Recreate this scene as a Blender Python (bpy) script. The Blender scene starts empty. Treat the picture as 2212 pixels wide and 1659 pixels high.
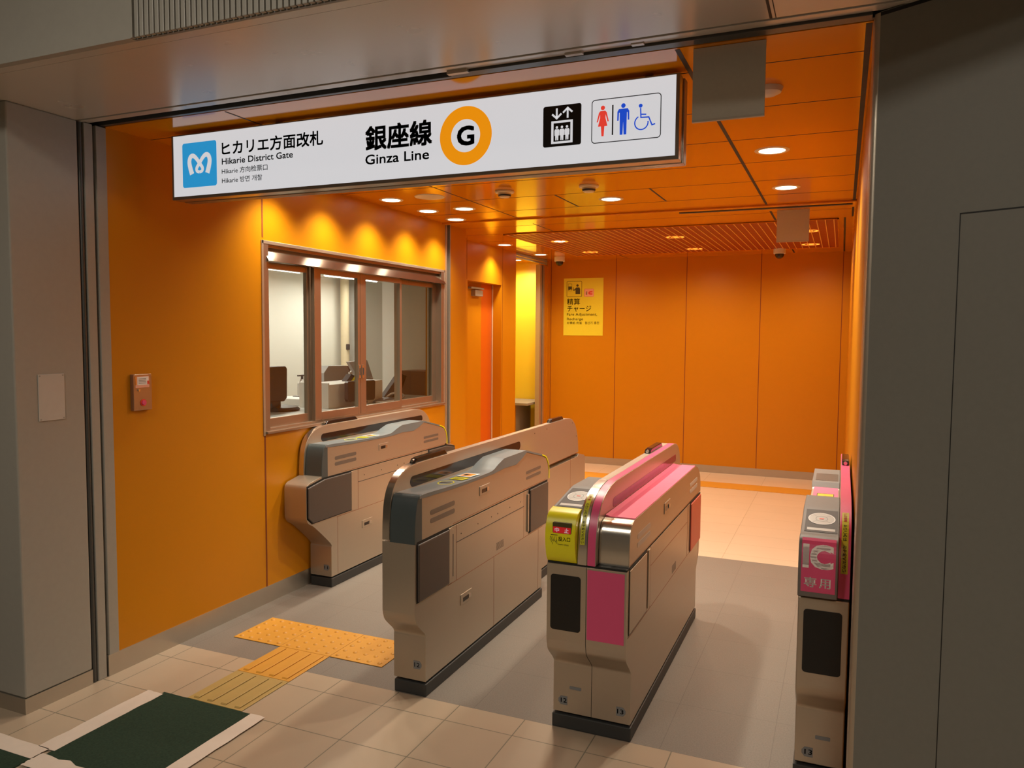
import bpy, bmesh, math, random
from mathutils import Vector, Matrix

random.seed(7)
SC = bpy.context.scene
COL = SC.collection
PI = math.pi

# ------------------------------------------------------------------ camera
F_PX, YAW, PITCH, ROLL = 1665.605, -0.403790771, 0.0648551926, -0.00737335082
fw = Vector((math.sin(YAW) * math.cos(PITCH), math.cos(YAW) * math.cos(PITCH), -math.sin(PITCH)))
rt = Vector((math.cos(YAW), -math.sin(YAW), 0))
dn = fw.cross(rt)
r2 = rt * math.cos(ROLL) + dn * math.sin(ROLL)
d2 = -rt * math.sin(ROLL) + dn * math.cos(ROLL)
cam_data = bpy.data.cameras.new('camera')
cam_data.sensor_fit = 'HORIZONTAL'
cam_data.sensor_width = 36.0
cam_data.lens = 36.0 * F_PX / 2212.0
cam_data.clip_start = 0.05
cam = bpy.data.objects.new('camera', cam_data)
COL.objects.link(cam)
mw = Matrix.Identity(4)
for i in range(3):
    mw[i][0], mw[i][1], mw[i][2] = r2[i], -d2[i], -fw[i]
mw[2][3] = 1.6
cam.matrix_world = mw
SC.camera = cam

# ------------------------------------------------------------------ view, world, large lights
SC.view_settings.view_transform = 'Standard'
SC.view_settings.look = 'None'
SC.view_settings.gamma = 1.0
SC.view_settings.exposure = -0.16
SC.view_settings.use_curve_mapping = False
SPOT_W = 98.0
CORRIDOR_W = 40.0
OFFICE_W = 22.0
world = bpy.data.worlds.new('station_air')
SC.world = world
world.use_nodes = True
world.node_tree.nodes['Background'].inputs[0].default_value = (0.9, 0.85, 0.72, 1)
world.node_tree.nodes['Background'].inputs[1].default_value = 0.045


def area_light(name, loc, sx, sy, watts, color, parent=None, rot=(0, 0, 0)):
    l = bpy.data.lights.new(name, 'AREA')
    l.shape = 'RECTANGLE'
    l.size, l.size_y, l.energy, l.color = sx, sy, watts, color
    o = bpy.data.objects.new(name, l)
    COL.objects.link(o)
    o.location = loc
    o.rotation_euler = rot
    if parent:
        o.parent = parent
    return o


# ------------------------------------------------------------------ materials
def new_mat(name):
    m = bpy.data.materials.new(name)
    m.use_nodes = True
    nt = m.node_tree
    return m, nt, nt.nodes['Principled BSDF']


def mat(name, color, rough=0.5, metal=0.0, spec=0.5, vary=0.06, scale=30.0, bump=0.0, bscale=400.0, stretch=None, rvary=0.05):
    m, nt, b = new_mat(name)
    N, L = nt.nodes, nt.links
    tc = N.new('ShaderNodeTexCoord')
    mp = N.new('ShaderNodeMapping')
    L.new(tc.outputs['Object'], mp.inputs['Vector'])
    if stretch:
        mp.inputs['Scale'].default_value = stretch
    nz = N.new('ShaderNodeTexNoise')
    nz.inputs['Scale'].default_value = scale
    nz.inputs['Detail'].default_value = 3
    L.new(mp.outputs['Vector'], nz.inputs['Vector'])
    mx = N.new('ShaderNodeMix')
    mx.data_type = 'RGBA'
    lo = [max(0, c * (1 - vary)) for c in color]
    hi = [min(1, c * (1 + vary)) for c in color]
    mx.inputs['A'].default_value = (*lo, 1)
    mx.inputs['B'].default_value = (*hi, 1)
    L.new(nz.outputs['Fac'], mx.inputs['Factor'])
    L.new(mx.outputs['Result'], b.inputs['Base Color'])
    mr = N.new('ShaderNodeMapRange')
    mr.inputs['To Min'].default_value = max(0.02, rough - rvary)
    mr.inputs['To Max'].default_value = rough + rvary
    L.new(nz.outputs['Fac'], mr.inputs['Value'])
    L.new(mr.outputs['Result'], b.inputs['Roughness'])
    b.inputs['Metallic'].default_value = metal
    b.inputs['Specular IOR Level'].default_value = spec
    if bump:
        n2 = N.new('ShaderNodeTexNoise')
        n2.inputs['Scale'].default_value = bscale
        L.new(tc.outputs['Object'], n2.inputs['Vector'])
        bp = N.new('ShaderNodeBump')
        bp.inputs['Strength'].default_value = bump
        bp.inputs['Distance'].default_value = 0.002
        L.new(n2.outputs['Fac'], bp.inputs['Height'])
        L.new(bp.outputs['Normal'], b.inputs['Normal'])
    return m


def emit(name, color, strength, base=(0.8, 0.8, 0.8)):
    m, nt, b = new_mat(name)
    b.inputs['Base Color'].default_value = (*base, 1)
    b.inputs['Emission Color'].default_value = (*color, 1)
    b.inputs['Emission Strength'].default_value = strength
    b.inputs['Roughness'].default_value = 0.35
    return m


M = {}
M['orange_wall'] = mat('orange_wall_panel', (0.56, 0.212, 0.003), 0.38, vary=0.02, scale=5, spec=0.28, rvary=0.02)
M['orange_ceiling'] = mat('orange_ceiling_panel', (0.72, 0.240, 0.003), 0.10, vary=0.02, scale=3, spec=0.5, rvary=0.02)
M['orange_seam'] = mat('dark_orange_joint', (0.22, 0.045, 0.002), 0.6)
M['orange_deep'] = mat('red_orange_door_paint', (0.66, 0.125, 0.003), 0.4, vary=0.02)
M['slat_lit'] = mat('lit_orange_slat_edge', (0.85, 0.50, 0.13), 0.4)  # light on the slats' lower edges, painted in as a paler orange
M['louvre_shade'] = mat('shaded_red_slat_gap', (0.30, 0.034, 0.004), 0.45, vary=0.03)  # backing darkened to stand for the shade deep between the slats
M['yellow_wall'] = mat('yellow_wall_panel', (0.78, 0.55, 0.03), 0.35, vary=0.02, scale=5)
M['black'] = mat('black_gap', (0.008, 0.008, 0.007), 0.6)
M['dark_rubber'] = mat('dark_grey_rubber', (0.035, 0.036, 0.036), 0.55)
M['steel'] = mat('brushed_stainless_steel', (0.50, 0.435, 0.35), 0.36, metal=0.72, vary=0.03, scale=60, stretch=(1, 0.06, 1.6))
M['steel_polished'] = mat('polished_stainless_steel', (0.68, 0.63, 0.56), 0.20, metal=0.95, vary=0.03, scale=60, stretch=(0.05, 1, 1))
M['steel_base'] = mat('stainless_skirting', (0.50, 0.45, 0.38), 0.34, metal=0.8, vary=0.05, scale=14)
M['pelmet_steel'] = mat('bronze_tinted_steel_hood', (0.30, 0.23, 0.175), 0.13, metal=0.95, vary=0.0, scale=4, rvary=0.0)
M['window_steel'] = mat('bronze_tinted_steel_frame', (0.42, 0.325, 0.245), 0.30, metal=0.85, vary=0.0, scale=4, rvary=0.0)
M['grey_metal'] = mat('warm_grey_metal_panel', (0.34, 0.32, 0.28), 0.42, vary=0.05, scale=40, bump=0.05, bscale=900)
M['soffit_metal'] = mat('satin_grey_soffit', (0.56, 0.52, 0.46), 0.27, metal=0.12, vary=0.01, scale=6, rvary=0.01)
M['dark_grey_metal'] = mat('dark_grey_shutter_metal', (0.075, 0.075, 0.07), 0.4, metal=0.3)
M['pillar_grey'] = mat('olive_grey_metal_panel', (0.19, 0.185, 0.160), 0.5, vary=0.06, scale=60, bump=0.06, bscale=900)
M['charcoal'] = mat('charcoal_green_plastic', (0.060, 0.078, 0.082), 0.42, vary=0.05, scale=200, bump=0.04, bscale=1500)
M['cover_grey'] = mat('blue_grey_plastic_cover', (0.17, 0.195, 0.205), 0.38, vary=0.04, scale=60)
M['reader_grey'] = mat('warm_grey_reader_plastic', (0.17, 0.155, 0.145), 0.5, vary=0.04, scale=60)
M['flap_brown'] = mat('dark_brown_flap_leather', (0.075, 0.058, 0.050), 0.42, vary=0.1, scale=90, bump=0.05, bscale=900)
M['pad_brown'] = mat('dark_brown_reader_pad', (0.055, 0.040, 0.035), 0.6)
M['flap_red'] = mat('red_flap', (0.62, 0.13, 0.09), 0.45, vary=0.05)
M['slot_dark'] = mat('dark_glass_recess', (0.018, 0.013, 0.011), 0.12)
M['slot_pink_reflection'] = mat('dark_glass_pink_reflection', (0.16, 0.03, 0.07), 0.18)  # dark slot tinted plum to paint in the reflected pink
M['indicator'] = mat('smoked_indicator_window', (0.17, 0.14, 0.118), 0.3, metal=0.2)
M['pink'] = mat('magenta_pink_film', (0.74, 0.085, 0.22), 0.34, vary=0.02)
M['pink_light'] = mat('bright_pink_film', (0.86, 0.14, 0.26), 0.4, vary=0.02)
M['yellow'] = mat('bright_yellow_plastic', (0.88, 0.80, 0.01), 0.35, vary=0.02)
M['yellow_film'] = mat('yellow_sticker_film', (0.62, 0.60, 0.04), 0.3, vary=0.03)
M['black_panel'] = mat('black_display_panel', (0.007, 0.007, 0.007), 0.35)
M['ink'] = mat('black_ink', (0.012, 0.012, 0.014), 0.5)
M['grey_ink'] = mat('grey_number_plate', (0.20, 0.21, 0.22), 0.45)
M['white_ink'] = mat('white_ink', (0.86, 0.84, 0.82), 0.5)
M['pale_grey'] = mat('pale_grey_plastic', (0.50, 0.47, 0.43), 0.4)
M['red_ink'] = mat('red_ink', (0.75, 0.06, 0.03), 0.45)
M['orange_ink'] = mat('orange_ink', (0.85, 0.30, 0.03), 0.45)
M['poster_yellow'] = mat('yellow_poster_film', (0.78, 0.68, 0.035), 0.4, vary=0.02)
M['poster_ink'] = mat('brown_black_ink', (0.07, 0.055, 0.01), 0.5)
M['pink_label'] = mat('pale_pink_label', (0.85, 0.42, 0.30), 0.5)
M['red_screen'] = emit('red_display_screen', (0.65, 0.015, 0.02), 0.45, (0.3, 0.01, 0.01))
M['white_glow'] = emit('white_display_characters', (1, 0.8, 0.8), 0.3, (.4, .3, .3))
M['board_grey'] = mat('grey_blank_board', (0.60, 0.56, 0.48), 0.5, vary=0.05, scale=80)
M['board_edge'] = mat('pale_board_edge', (0.52, 0.47, 0.40), 0.5)
M['white_plastic'] = mat('white_plastic', (0.75, 0.72, 0.66), 0.4)
M['cream_plastic'] = mat('cream_plastic', (0.74, 0.62, 0.42), 0.45)
M['dome_dark'] = mat('smoked_camera_dome', (0.03, 0.025, 0.025), 0.08)
M['sign_case'] = mat('aluminium_sign_case', (0.50, 0.44, 0.37), 0.28, metal=0.9, vary=0.0, scale=4, rvary=0.0)
M['sign_frame'] = mat('dark_bronze_sign_frame', (0.26, 0.225, 0.185), 0.4, metal=0.4)
M['sign_white'] = emit('backlit_white_sign_face', (0.93, 0.93, 0.96), 0.70, (0.3, 0.3, 0.3))
M['sign_blue'] = emit('backlit_blue_sign_film', (0.02, 0.30, 0.62), 0.95, (0.02, 0.1, 0.2))
M['sign_orange'] = emit('backlit_orange_sign_film', (0.88, 0.30, 0.004), 0.95, (0.3, 0.1, 0.0))
M['sign_red'] = emit('backlit_red_sign_film', (0.80, 0.05, 0.03), 0.95, (0.3, 0.02, 0.02))
M['sign_royal'] = emit('backlit_royal_blue_sign_film', (0.01, 0.07, 0.60), 0.95, (0.01, 0.03, 0.2))
M['sign_ink'] = mat('black_sign_film', (0.010, 0.011, 0.015), 0.4)
M['lamp_disc'] = emit('lit_lamp_diffuser', (1.0, 0.93, 0.78), 7.0)
M['tube'] = emit('lit_fluorescent_tube', (1.0, 0.98, 0.88), 5.0)
M['lamp_trim'] = mat('cream_lamp_trim', (0.74, 0.60, 0.40), 0.4)
M['mat_green'] = mat('dark_green_carpet', (0.030, 0.050, 0.033), 0.95, vary=0.35, scale=120, bump=0.6, bscale=700, spec=0.1)
M['tape'] = mat('white_cloth_tape', (0.68, 0.58, 0.50), 0.55, vary=0.05, scale=25, bump=0.1, bscale=300)
M['tactile'] = mat('yellow_orange_tactile_tile', (0.62, 0.29, 0.03), 0.5, vary=0.05, scale=25)
M['tactile_dull'] = mat('worn_ochre_tactile_tile', (0.43, 0.29, 0.09), 0.5, vary=0.08, scale=18)
M['office_wall'] = mat('off_white_office_wall', (0.80, 0.79, 0.72), 0.7, vary=0.02)
M['office_floor'] = mat('grey_office_floor', (0.35, 0.33, 0.30), 0.6)
M['desk_top'] = mat('light_grey_desk_top', (0.55, 0.55, 0.50), 0.4)
M['white_box'] = mat('white_painted_board', (0.82, 0.77, 0.68), 0.5)
M['grey_board'] = mat('mid_grey_board', (0.42, 0.41, 0.38), 0.5)
M['monitor_black'] = mat('black_monitor_plastic', (0.03, 0.028, 0.026), 0.4)
M['brown_terminal'] = mat('dark_brown_terminal_plastic', (0.085, 0.06, 0.05), 0.4)
M['brown_wood'] = mat('brown_cabinet_wood', (0.20, 0.11, 0.06), 0.45, vary=0.2, scale=8, stretch=(1, 1, 8))
M['slate'] = mat('slate_grey_panel', (0.12, 0.13, 0.13), 0.4)
M['shelf_grey'] = mat('grey_shelf_laminate', (0.28, 0.24, 0.17), 0.45)


def tile_floor_mat(name, color, grout, tx, ty, ox, oy, rough, mottling=0.10, speckle=0.0, width=0.0022):
    """Tiles laid on a tx by ty grid whose joints pass through ox, oy."""
    m, nt, b = new_mat(name)
    N, L = nt.nodes, nt.links
    tc = N.new('ShaderNodeTexCoord')
    sp = N.new('ShaderNodeSeparateXYZ')
    L.new(tc.outputs['Object'], sp.inputs[0])

    def math_(op, a, bb=None, c=None):
        n = N.new('ShaderNodeMath')
        n.operation = op
        for i, v in enumerate((a, bb, c)):
            if v is None:
                continue
            if isinstance(v, (int, float)):
                n.inputs[i].default_value = v
            else:
                L.new(v, n.inputs[i])
        return n.outputs[0]

    def joint(axis, size, off):
        sh = math_('SUBTRACT', sp.outputs[axis], off)
        q = math_('DIVIDE', sh, size)
        fr = math_('FRACT', q)
        d = math_('ABSOLUTE', math_('SUBTRACT', fr, 0.5))
        return math_('GREATER_THAN', d, 0.5 - width / size), math_('FLOOR', q)

    jx, ix = joint(0, tx, ox)
    jy, iy = joint(1, ty, oy)
    j = math_('MAXIMUM', jx, jy)
    cv = N.new('ShaderNodeCombineXYZ')
    L.new(ix, cv.inputs[0])
    L.new(iy, cv.inputs[1])
    wn = N.new('ShaderNodeTexWhiteNoise')
    L.new(cv.outputs[0], wn.inputs['Vector'])
    nz = N.new('ShaderNodeTexNoise')
    nz.inputs['Scale'].default_value = 4.0
    nz.inputs['Detail'].default_value = 4
    L.new(tc.outputs['Object'], nz.inputs['Vector'])
    fac = math_('ADD', math_('MULTIPLY', wn.outputs['Value'], 0.35), math_('MULTIPLY', nz.outputs['Fac'], 0.65))
    mx = N.new('ShaderNodeMix')
    mx.data_type = 'RGBA'
    mx.inputs['A'].default_value = (*[c * (1 - mottling) for c in color], 1)
    mx.inputs['B'].default_value = (*[min(1, c * (1 + mottling)) for c in color], 1)
    L.new(fac, mx.inputs['Factor'])
    last = mx.outputs['Result']
    if speckle:
        n3 = N.new('ShaderNodeTexNoise')
        n3.inputs['Scale'].default_value = 170
        L.new(tc.outputs['Object'], n3.inputs['Vector'])
        hs = N.new('ShaderNodeMix')
        hs.data_type = 'RGBA'
        hs.blend_type = 'MULTIPLY'
        hs.inputs['Factor'].default_value = speckle
        L.new(last, hs.inputs['A'])
        L.new(n3.outputs['Fac'], hs.inputs['B'])
        last = hs.outputs['Result']
    m2 = N.new('ShaderNodeMix')
    m2.data_type = 'RGBA'
    L.new(j, m2.inputs['Factor'])
    L.new(last, m2.inputs['A'])
    m2.inputs['B'].default_value = (*grout, 1)
    L.new(m2.outputs['Result'], b.inputs['Base Color'])
    b.inputs['Roughness'].default_value = rough
    return m


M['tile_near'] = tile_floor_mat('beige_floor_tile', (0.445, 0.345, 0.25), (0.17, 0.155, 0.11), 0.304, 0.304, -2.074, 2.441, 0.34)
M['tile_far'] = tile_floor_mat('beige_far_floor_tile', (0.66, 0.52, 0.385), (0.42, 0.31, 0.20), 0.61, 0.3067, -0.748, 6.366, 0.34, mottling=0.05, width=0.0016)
M['vinyl'] = tile_floor_mat('grey_speckled_floor_tile', (0.265, 0.228, 0.195), (0.15, 0.125, 0.11), 0.40, 0.40, -1.80, 2.885, 0.50, mottling=0.05, speckle=0.45, width=0.0012)


def glass_mat(name, tint, gloss=0.06):
    m = bpy.data.materials.new(name)
    m.use_nodes = True
    nt = m.node_tree
    nt.nodes.clear()
    N, L = nt.nodes, nt.links
    out = N.new('ShaderNodeOutputMaterial')
    tr = N.new('ShaderNodeBsdfTransparent')
    tr.inputs[0].default_value = (*tint, 1)
    gl = N.new('ShaderNodeBsdfGlossy')
    gl.inputs['Roughness'].default_value = 0.02
    mx = N.new('ShaderNodeMixShader')
    mx.inputs[0].default_value = gloss
    L.new(tr.outputs[0], mx.inputs[1])
    L.new(gl.outputs[0], mx.inputs[2])
    L.new(mx.outputs[0], out.inputs[0])
    return m


M['glass'] = glass_mat('clear_window_glass', (0.93, 0.94, 0.92))
M['glass_tint'] = glass_mat('tinted_window_glass', (0.62, 0.58, 0.50))


# ------------------------------------------------------------------ mesh helpers
class MB:
    """Collects shapes of one part and links them as ONE mesh object."""

    def __init__(self):
        self.bm = bmesh.new()
        self.mats = []

    def mi(self, m):
        m = M[m] if isinstance(m, str) else m
        if m not in self.mats:
            self.mats.append(m)
        return self.mats.index(m)

    def face(self, pts, m, smooth=False):
        vs = [self.bm.verts.new(p) for p in pts]
        f = self.bm.faces.new(vs)
        f.material_index = self.mi(m)
        f.smooth = smooth
        return f

    def box(self, x0, x1, y0, y1, z0, z1, m):
        k = self.mi(m)
        x0, x1 = min(x0, x1), max(x0, x1)
        y0, y1 = min(y0, y1), max(y0, y1)
        z0, z1 = min(z0, z1), max(z0, z1)
        v = [self.bm.verts.new((x, y, z)) for x in (x0, x1) for y in (y0, y1) for z in (z0, z1)]
        for q in ((0, 1, 3, 2), (4, 6, 7, 5), (0, 4, 5, 1), (2, 3, 7, 6), (0, 2, 6, 4), (1, 5, 7, 3)):
            self.bm.faces.new([v[i] for i in q]).material_index = k
        return self

    def prism(self, pts, f0, f1, m, smooth=False):
        """pts: closed 2-D outline; f0, f1 map (a, b) to the two end caps."""
        k = self.mi(m)
        a = [self.bm.verts.new(f0(*p)) for p in pts]
        b = [self.bm.verts.new(f1(*p)) for p in pts]
        n = len(pts)
        fs = [self.bm.faces.new(a), self.bm.faces.new(b[::-1])]
        for i in range(n):
            j = (i + 1) % n
            fs.append(self.bm.faces.new((a[i], b[i], b[j], a[j])))
        for f in fs:
            f.material_index = k
            f.smooth = smooth
        return self

    def px(self, pts, x0, x1, m, smooth=False):
        return self.prism(pts, lambda a, b: (x0, a, b), lambda a, b: (x1, a, b), m, smooth)

    def py(self, pts, y0, y1, m, smooth=False):
        return self.prism(pts, lambda a, b: (a, y0, b), lambda a, b: (a, y1, b), m, smooth)

    def pz(self, pts, z0, z1, m, smooth=False):
        return self.prism(pts, lambda a, b: (a, b, z0), lambda a, b: (a, b, z1), m, smooth)

    def band(self, line, x0, x1, t, m):
        """A skin of thickness t over an open (y, z) polyline, outward to the left of its direction."""
        off = offset_line(line, t)
        return self.px(list(line) + off[::-1], x0, x1, m, True)

    def cyl(self, c, r, h, m, axis='z', seg=32, r2=None):
        r2 = r if r2 is None else r2
        k = self.mi(m)
        ax = {'x': (1, 2, 0), 'y': (2, 0, 1), 'z': (0, 1, 2)}[axis]

        def P(i, rr, hh):
            p = [0, 0, 0]
            t = 2 * PI * i / seg
            p[ax[0]], p[ax[1]], p[ax[2]] = rr * math.cos(t), rr * math.sin(t), hh
            return (c[0] + p[0], c[1] + p[1], c[2] + p[2])
        a = [self.bm.verts.new(P(i, r, 0)) for i in range(seg)]
        b = [self.bm.verts.new(P(i, r2, h)) for i in range(seg)]
        fs = [self.bm.faces.new(a[::-1]), self.bm.faces.new(b)]
        for i in range(seg):
            j = (i + 1) % seg
            f = self.bm.faces.new((a[i], a[j], b[j], b[i]))
            f.smooth = True
            fs.append(f)
        for f in fs:
            f.material_index = k
        return self

    def lathe(self, c, prof, m, seg=36):
        """prof: (r, z) points, turned about the vertical through c."""
        k = self.mi(m)
        rings = []
        for r, z in prof:
            if r < 1e-6:
                rings.append([self.bm.verts.new((c[0], c[1], c[2] + z))])
            else:
                rings.append([self.bm.verts.new((c[0] + r * math.cos(2 * PI * i / seg), c[1] + r * math.sin(2 * PI * i / seg), c[2] + z)) for i in range(seg)])
        for A, B in zip(rings, rings[1:]):
            for i in range(seg):
                j = (i + 1) % seg
                if len(A) == 1 and len(B) == 1:
                    continue
                if len(A) == 1:
                    q = (A[0], B[i], B[j])
                elif len(B) == 1:
                    q = (A[i], A[j], B[0])
                else:
                    q = (A[i], A[j], B[j], B[i])
                f = self.bm.faces.new(q)
                f.material_index = k
                f.smooth = True
        return self

    def tube(self, path, r, m, seg=10):
        k = self.mi(m)
        path = [Vector(p) for p in path]
        rings = []
        for i, p in enumerate(path):
            t = (path[min(i + 1, len(path) - 1)] - path[max(i - 1, 0)]).normalized()
            u = t.cross(Vector((0, 0, 1)))
            if u.length < 1e-4:
                u = t.cross(Vector((1, 0, 0)))
            u.normalize()
            w = t.cross(u)
            rings.append([self.bm.verts.new(p + (u * math.cos(2 * PI * j / seg) + w * math.sin(2 * PI * j / seg)) * r) for j in range(seg)])
        for A, B in zip(rings, rings[1:]):
            for j in range(seg):
                f = self.bm.faces.new((A[j], A[(j + 1) % seg], B[(j + 1) % seg], B[j]))
                f.material_index = k
                f.smooth = True
        for e in (rings[0], rings[-1][::-1]):
            self.bm.faces.new(e).material_index = k
        return self

    # flat graphics: f maps (u, v) on a plane to a world point
    def poly(self, pts, f, m):
        vs = [self.bm.verts.new(f(*p)) for p in pts]
        self.bm.faces.new(vs).material_index = self.mi(m)
        return self

    def ring(self, cu, cv, r0, r1, f, m, seg=64, k=1.0, a0=0, a1=2 * PI):
        """Annulus (r0 > 0) or disc; k stretches v; a0..a1 cuts an arc."""
        mi = self.mi(m)
        full = abs(a1 - a0 - 2 * PI) < 1e-6
        n = seg
        ang = [a0 + (a1 - a0) * i / n for i in range(n if full else n + 1)]
        O = [self.bm.verts.new(f(cu + r1 * math.cos(t), cv + k * r1 * math.sin(t))) for t in ang]
        if r0 <= 0:
            self.bm.faces.new(O).material_index = mi
            return self
        I = [self.bm.verts.new(f(cu + r0 * math.cos(t), cv + k * r0 * math.sin(t))) for t in ang]
        for i in range(len(ang) if full else len(ang) - 1):
            j = (i + 1) % len(ang)
            self.bm.faces.new((I[i], O[i], O[j], I[j])).material_index = mi
        return self

    def stroke(self, line, w, f, m, closed=False, taper=None):
        """A flat ribbon of width w along a 2-D polyline."""
        mi = self.mi(m)
        n = len(line)
        L, R = [], []
        for i in range(n):
            if closed:
                a, b = line[i - 1], line[(i + 1) % n]
            else:
                a, b = line[max(i - 1, 0)], line[min(i + 1, n - 1)]
            p = line[i]
            d1 = Vector((p[0] - a[0], p[1] - a[1]))
            d2_ = Vector((b[0] - p[0], b[1] - p[1]))
            if d1.length < 1e-9:
                d1 = d2_
            if d2_.length < 1e-9:
                d2_ = d1
            d1.normalize()
            d2_.normalize()
            t = (d1 + d2_)
            t = t.normalized() if t.length > 1e-6 else d1
            nn = Vector((-t.y, t.x))
            mit = 1.0 / max(0.5, nn.dot(Vector((-d1.y, d1.x))))
            ww = (w if taper is None else w * taper[i]) / 2 * mit
            L.append(self.bm.verts.new(f(p[0] + nn.x * ww, p[1] + nn.y * ww)))
            R.append(self.bm.verts.new(f(p[0] - nn.x * ww, p[1] - nn.y * ww)))
        for i in range(n if closed else n - 1):
            j = (i + 1) % n
            self.bm.faces.new((L[i], R[i], R[j], L[j])).material_index = mi
        return self

    def rrect(self, u0, v0, u1, v1, r, f, m):
        return self.poly(rrect_pts(u0, v0, u1, v1, r), f, m)

    def wrapped_text(self, s, u0, v0, u1, v1, f, m, bold=0.0, cuts=16):
        """Lettering cut into thin bands first, so that it follows a curved surface."""
        t = MB()
        t.text(s, u0, v0, u1, v1, lambda u, v: (u, v, 0), m, bold)
        for i in range(1, cuts):
            v = v0 + (v1 - v0) * i / cuts
            bmesh.ops.bisect_plane(t.bm, geom=t.bm.verts[:] + t.bm.edges[:] + t.bm.faces[:], plane_co=(0, v, 0), plane_no=(0, 1, 0))
        mi = self.mi(m)
        idx = {v: self.bm.verts.new(f(v.co.x, v.co.y)) for v in t.bm.verts}
        for q in t.bm.faces:
            self.bm.faces.new([idx[v] for v in q.verts]).material_index = mi
        t.bm.free()
        return self

    def text(self, s, u0, v0, u1, v1, f, m, bold=0.0):
        mi = self.mi(m)
        vs, fs = glyphs(s)
        d = bold * (v1 - v0) * .9
        offs = [(0, 0)] if not bold else [(-d, -d), (d, -d), (-d, d), (d, d)]
        for du, dv in offs:
            nv = [self.bm.verts.new(f(u0 + abs(du) + (u1 - u0 - 2 * abs(du)) * a + du, v0 + abs(dv) + (v1 - v0 - 2 * abs(dv)) * b + dv)) for a, b in vs]
            for q in fs:
                try:
                    self.bm.faces.new([nv[i] for i in q]).material_index = mi
                except ValueError:
                    pass
        return self

    def build(self, name, parent=None, bevel=0.0, sharp=30.0, normals=True, seg=2):
        bm = self.bm
        if normals:
            bmesh.ops.recalc_face_normals(bm, faces=bm.faces)
        if sharp:
            lim = math.radians(sharp)
            for e in bm.edges:
                if len(e.link_faces) == 2:
                    e.smooth = e.calc_face_angle(0) < lim
        me = bpy.data.meshes.new(name)
        bm.to_mesh(me)
        bm.free()
        for m in self.mats:
            me.materials.append(m)
        o = bpy.data.objects.new(name, me)
        COL.objects.link(o)
        if bevel:
            md = o.modifiers.new('bevel', 'BEVEL')
            md.width = bevel
            md.segments = seg
            md.limit_method = 'ANGLE'
            md.angle_limit = math.radians(40)
        if parent is not None:
            attach(o, parent)
        return o


def attach(o, parent):
    o.parent = parent
    # children are modelled in world coordinates: undo the parent's place
    off = Vector((0, 0, 0))
    p = parent
    while p is not None:
        off += p.location
        p = p.parent if p.get('own_origin') else None
    o.matrix_parent_inverse = Matrix.Translation(-parent.matrix_basis.translation) if parent.type == 'EMPTY' else Matrix.Identity(4)


def offset_line(line, t):
    out = []
    n = len(line)
    for i in range(n):
        a, b = line[max(i - 1, 0)], line[min(i + 1, n - 1)]
        d = Vector((b[0] - a[0], b[1] - a[1])).normalized()
        out.append((line[i][0] - d.y * t, line[i][1] + d.x * t))
    return out


def rrect_pts(u0, v0, u1, v1, r, n=6):
    pts = []
    for cx, cy, a in ((u1 - r, v0 + r, -PI / 2), (u1 - r, v1 - r, 0), (u0 + r, v1 - r, PI / 2), (u0 + r, v0 + r, PI)):
        for i in range(n + 1):
            t = a + PI / 2 * i / n
            pts.append((cx + r * math.cos(t), cy + r * math.sin(t)))
    return pts


_gl = {}


def glyphs(s, bold=0.0):
    key = (s, bold)
    if key not in _gl:
        c = bpy.data.curves.new('lettering_source', 'FONT')
        c.body = s
        c.size = 1.0
        c.offset = bold
        c.resolution_u = 3
        o = bpy.data.objects.new('lettering_source', c)
        COL.objects.link(o)
        dg = bpy.context.evaluated_depsgraph_get()
        dg.update()
        me = bpy.data.meshes.new_from_object(o.evaluated_get(dg))
        P = [(v.co.x, v.co.y) for v in me.vertices]
        Fs = [tuple(p.vertices) for p in me.polygons]
        bpy.data.objects.remove(o)
        bpy.data.curves.remove(c)
        bpy.data.meshes.remove(me)
        x0, x1 = min(p[0] for p in P), max(p[0] for p in P)
        y0, y1 = min(p[1] for p in P), max(p[1] for p in P)
        _gl[key] = ([((p[0] - x0) / (x1 - x0), (p[1] - y0) / (y1 - y0)) for p in P], Fs)
    return _gl[key]


def arc(pts, n=6):
    """Rounds an open polyline of control points with a Catmull-Rom curve."""
    out = []
    P = [pts[0]] + list(pts) + [pts[-1]]
    for i in range(1, len(P) - 2):
        p0, p1, p2, p3 = P[i - 1], P[i], P[i + 1], P[i + 2]
        for k in range(n):
            t = k / n
            out.append(tuple(0.5 * ((2 * p1[j]) + (-p0[j] + p2[j]) * t + (2 * p0[j] - 5 * p1[j] + 4 * p2[j] - p3[j]) * t * t + (-p0[j] + 3 * p1[j] - 3 * p2[j] + p3[j]) * t ** 3) for j in range(len(p1))))
    out.append(tuple(pts[-1]))
    return out


def along(line):
    """Returns f(s): point and outward (left-hand) normal at arc length s of a (y, z) polyline."""
    L = [0.0]
    for a, b in zip(line, line[1:]):
        L.append(L[-1] + math.hypot(b[0] - a[0], b[1] - a[1]))

    def f(s):
        for i in range(len(line) - 1):
            if s <= L[i + 1] or i == len(line) - 2:
                t = (s - L[i]) / max(1e-9, L[i + 1] - L[i])
                a, b = line[i], line[i + 1]
                d = Vector((b[0] - a[0], b[1] - a[1])).normalized()
                return (a[0] + (b[0] - a[0]) * t, a[1] + (b[1] - a[1]) * t), (-d.y, d.x)
    return f, L[-1]


def tag(o, label, cat, group=None, kind=None):
    o['label'] = label
    o['category'] = cat
    if group:
        o['group'] = group
    if kind:
        o['kind'] = kind
    return o


def thing(name, loc, label, cat, group=None):
    o = bpy.data.objects.new(name, None)
    COL.objects.link(o)
    o.location = loc
    o.empty_display_size = 0.1
    return tag(o, label, cat, group)


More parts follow.
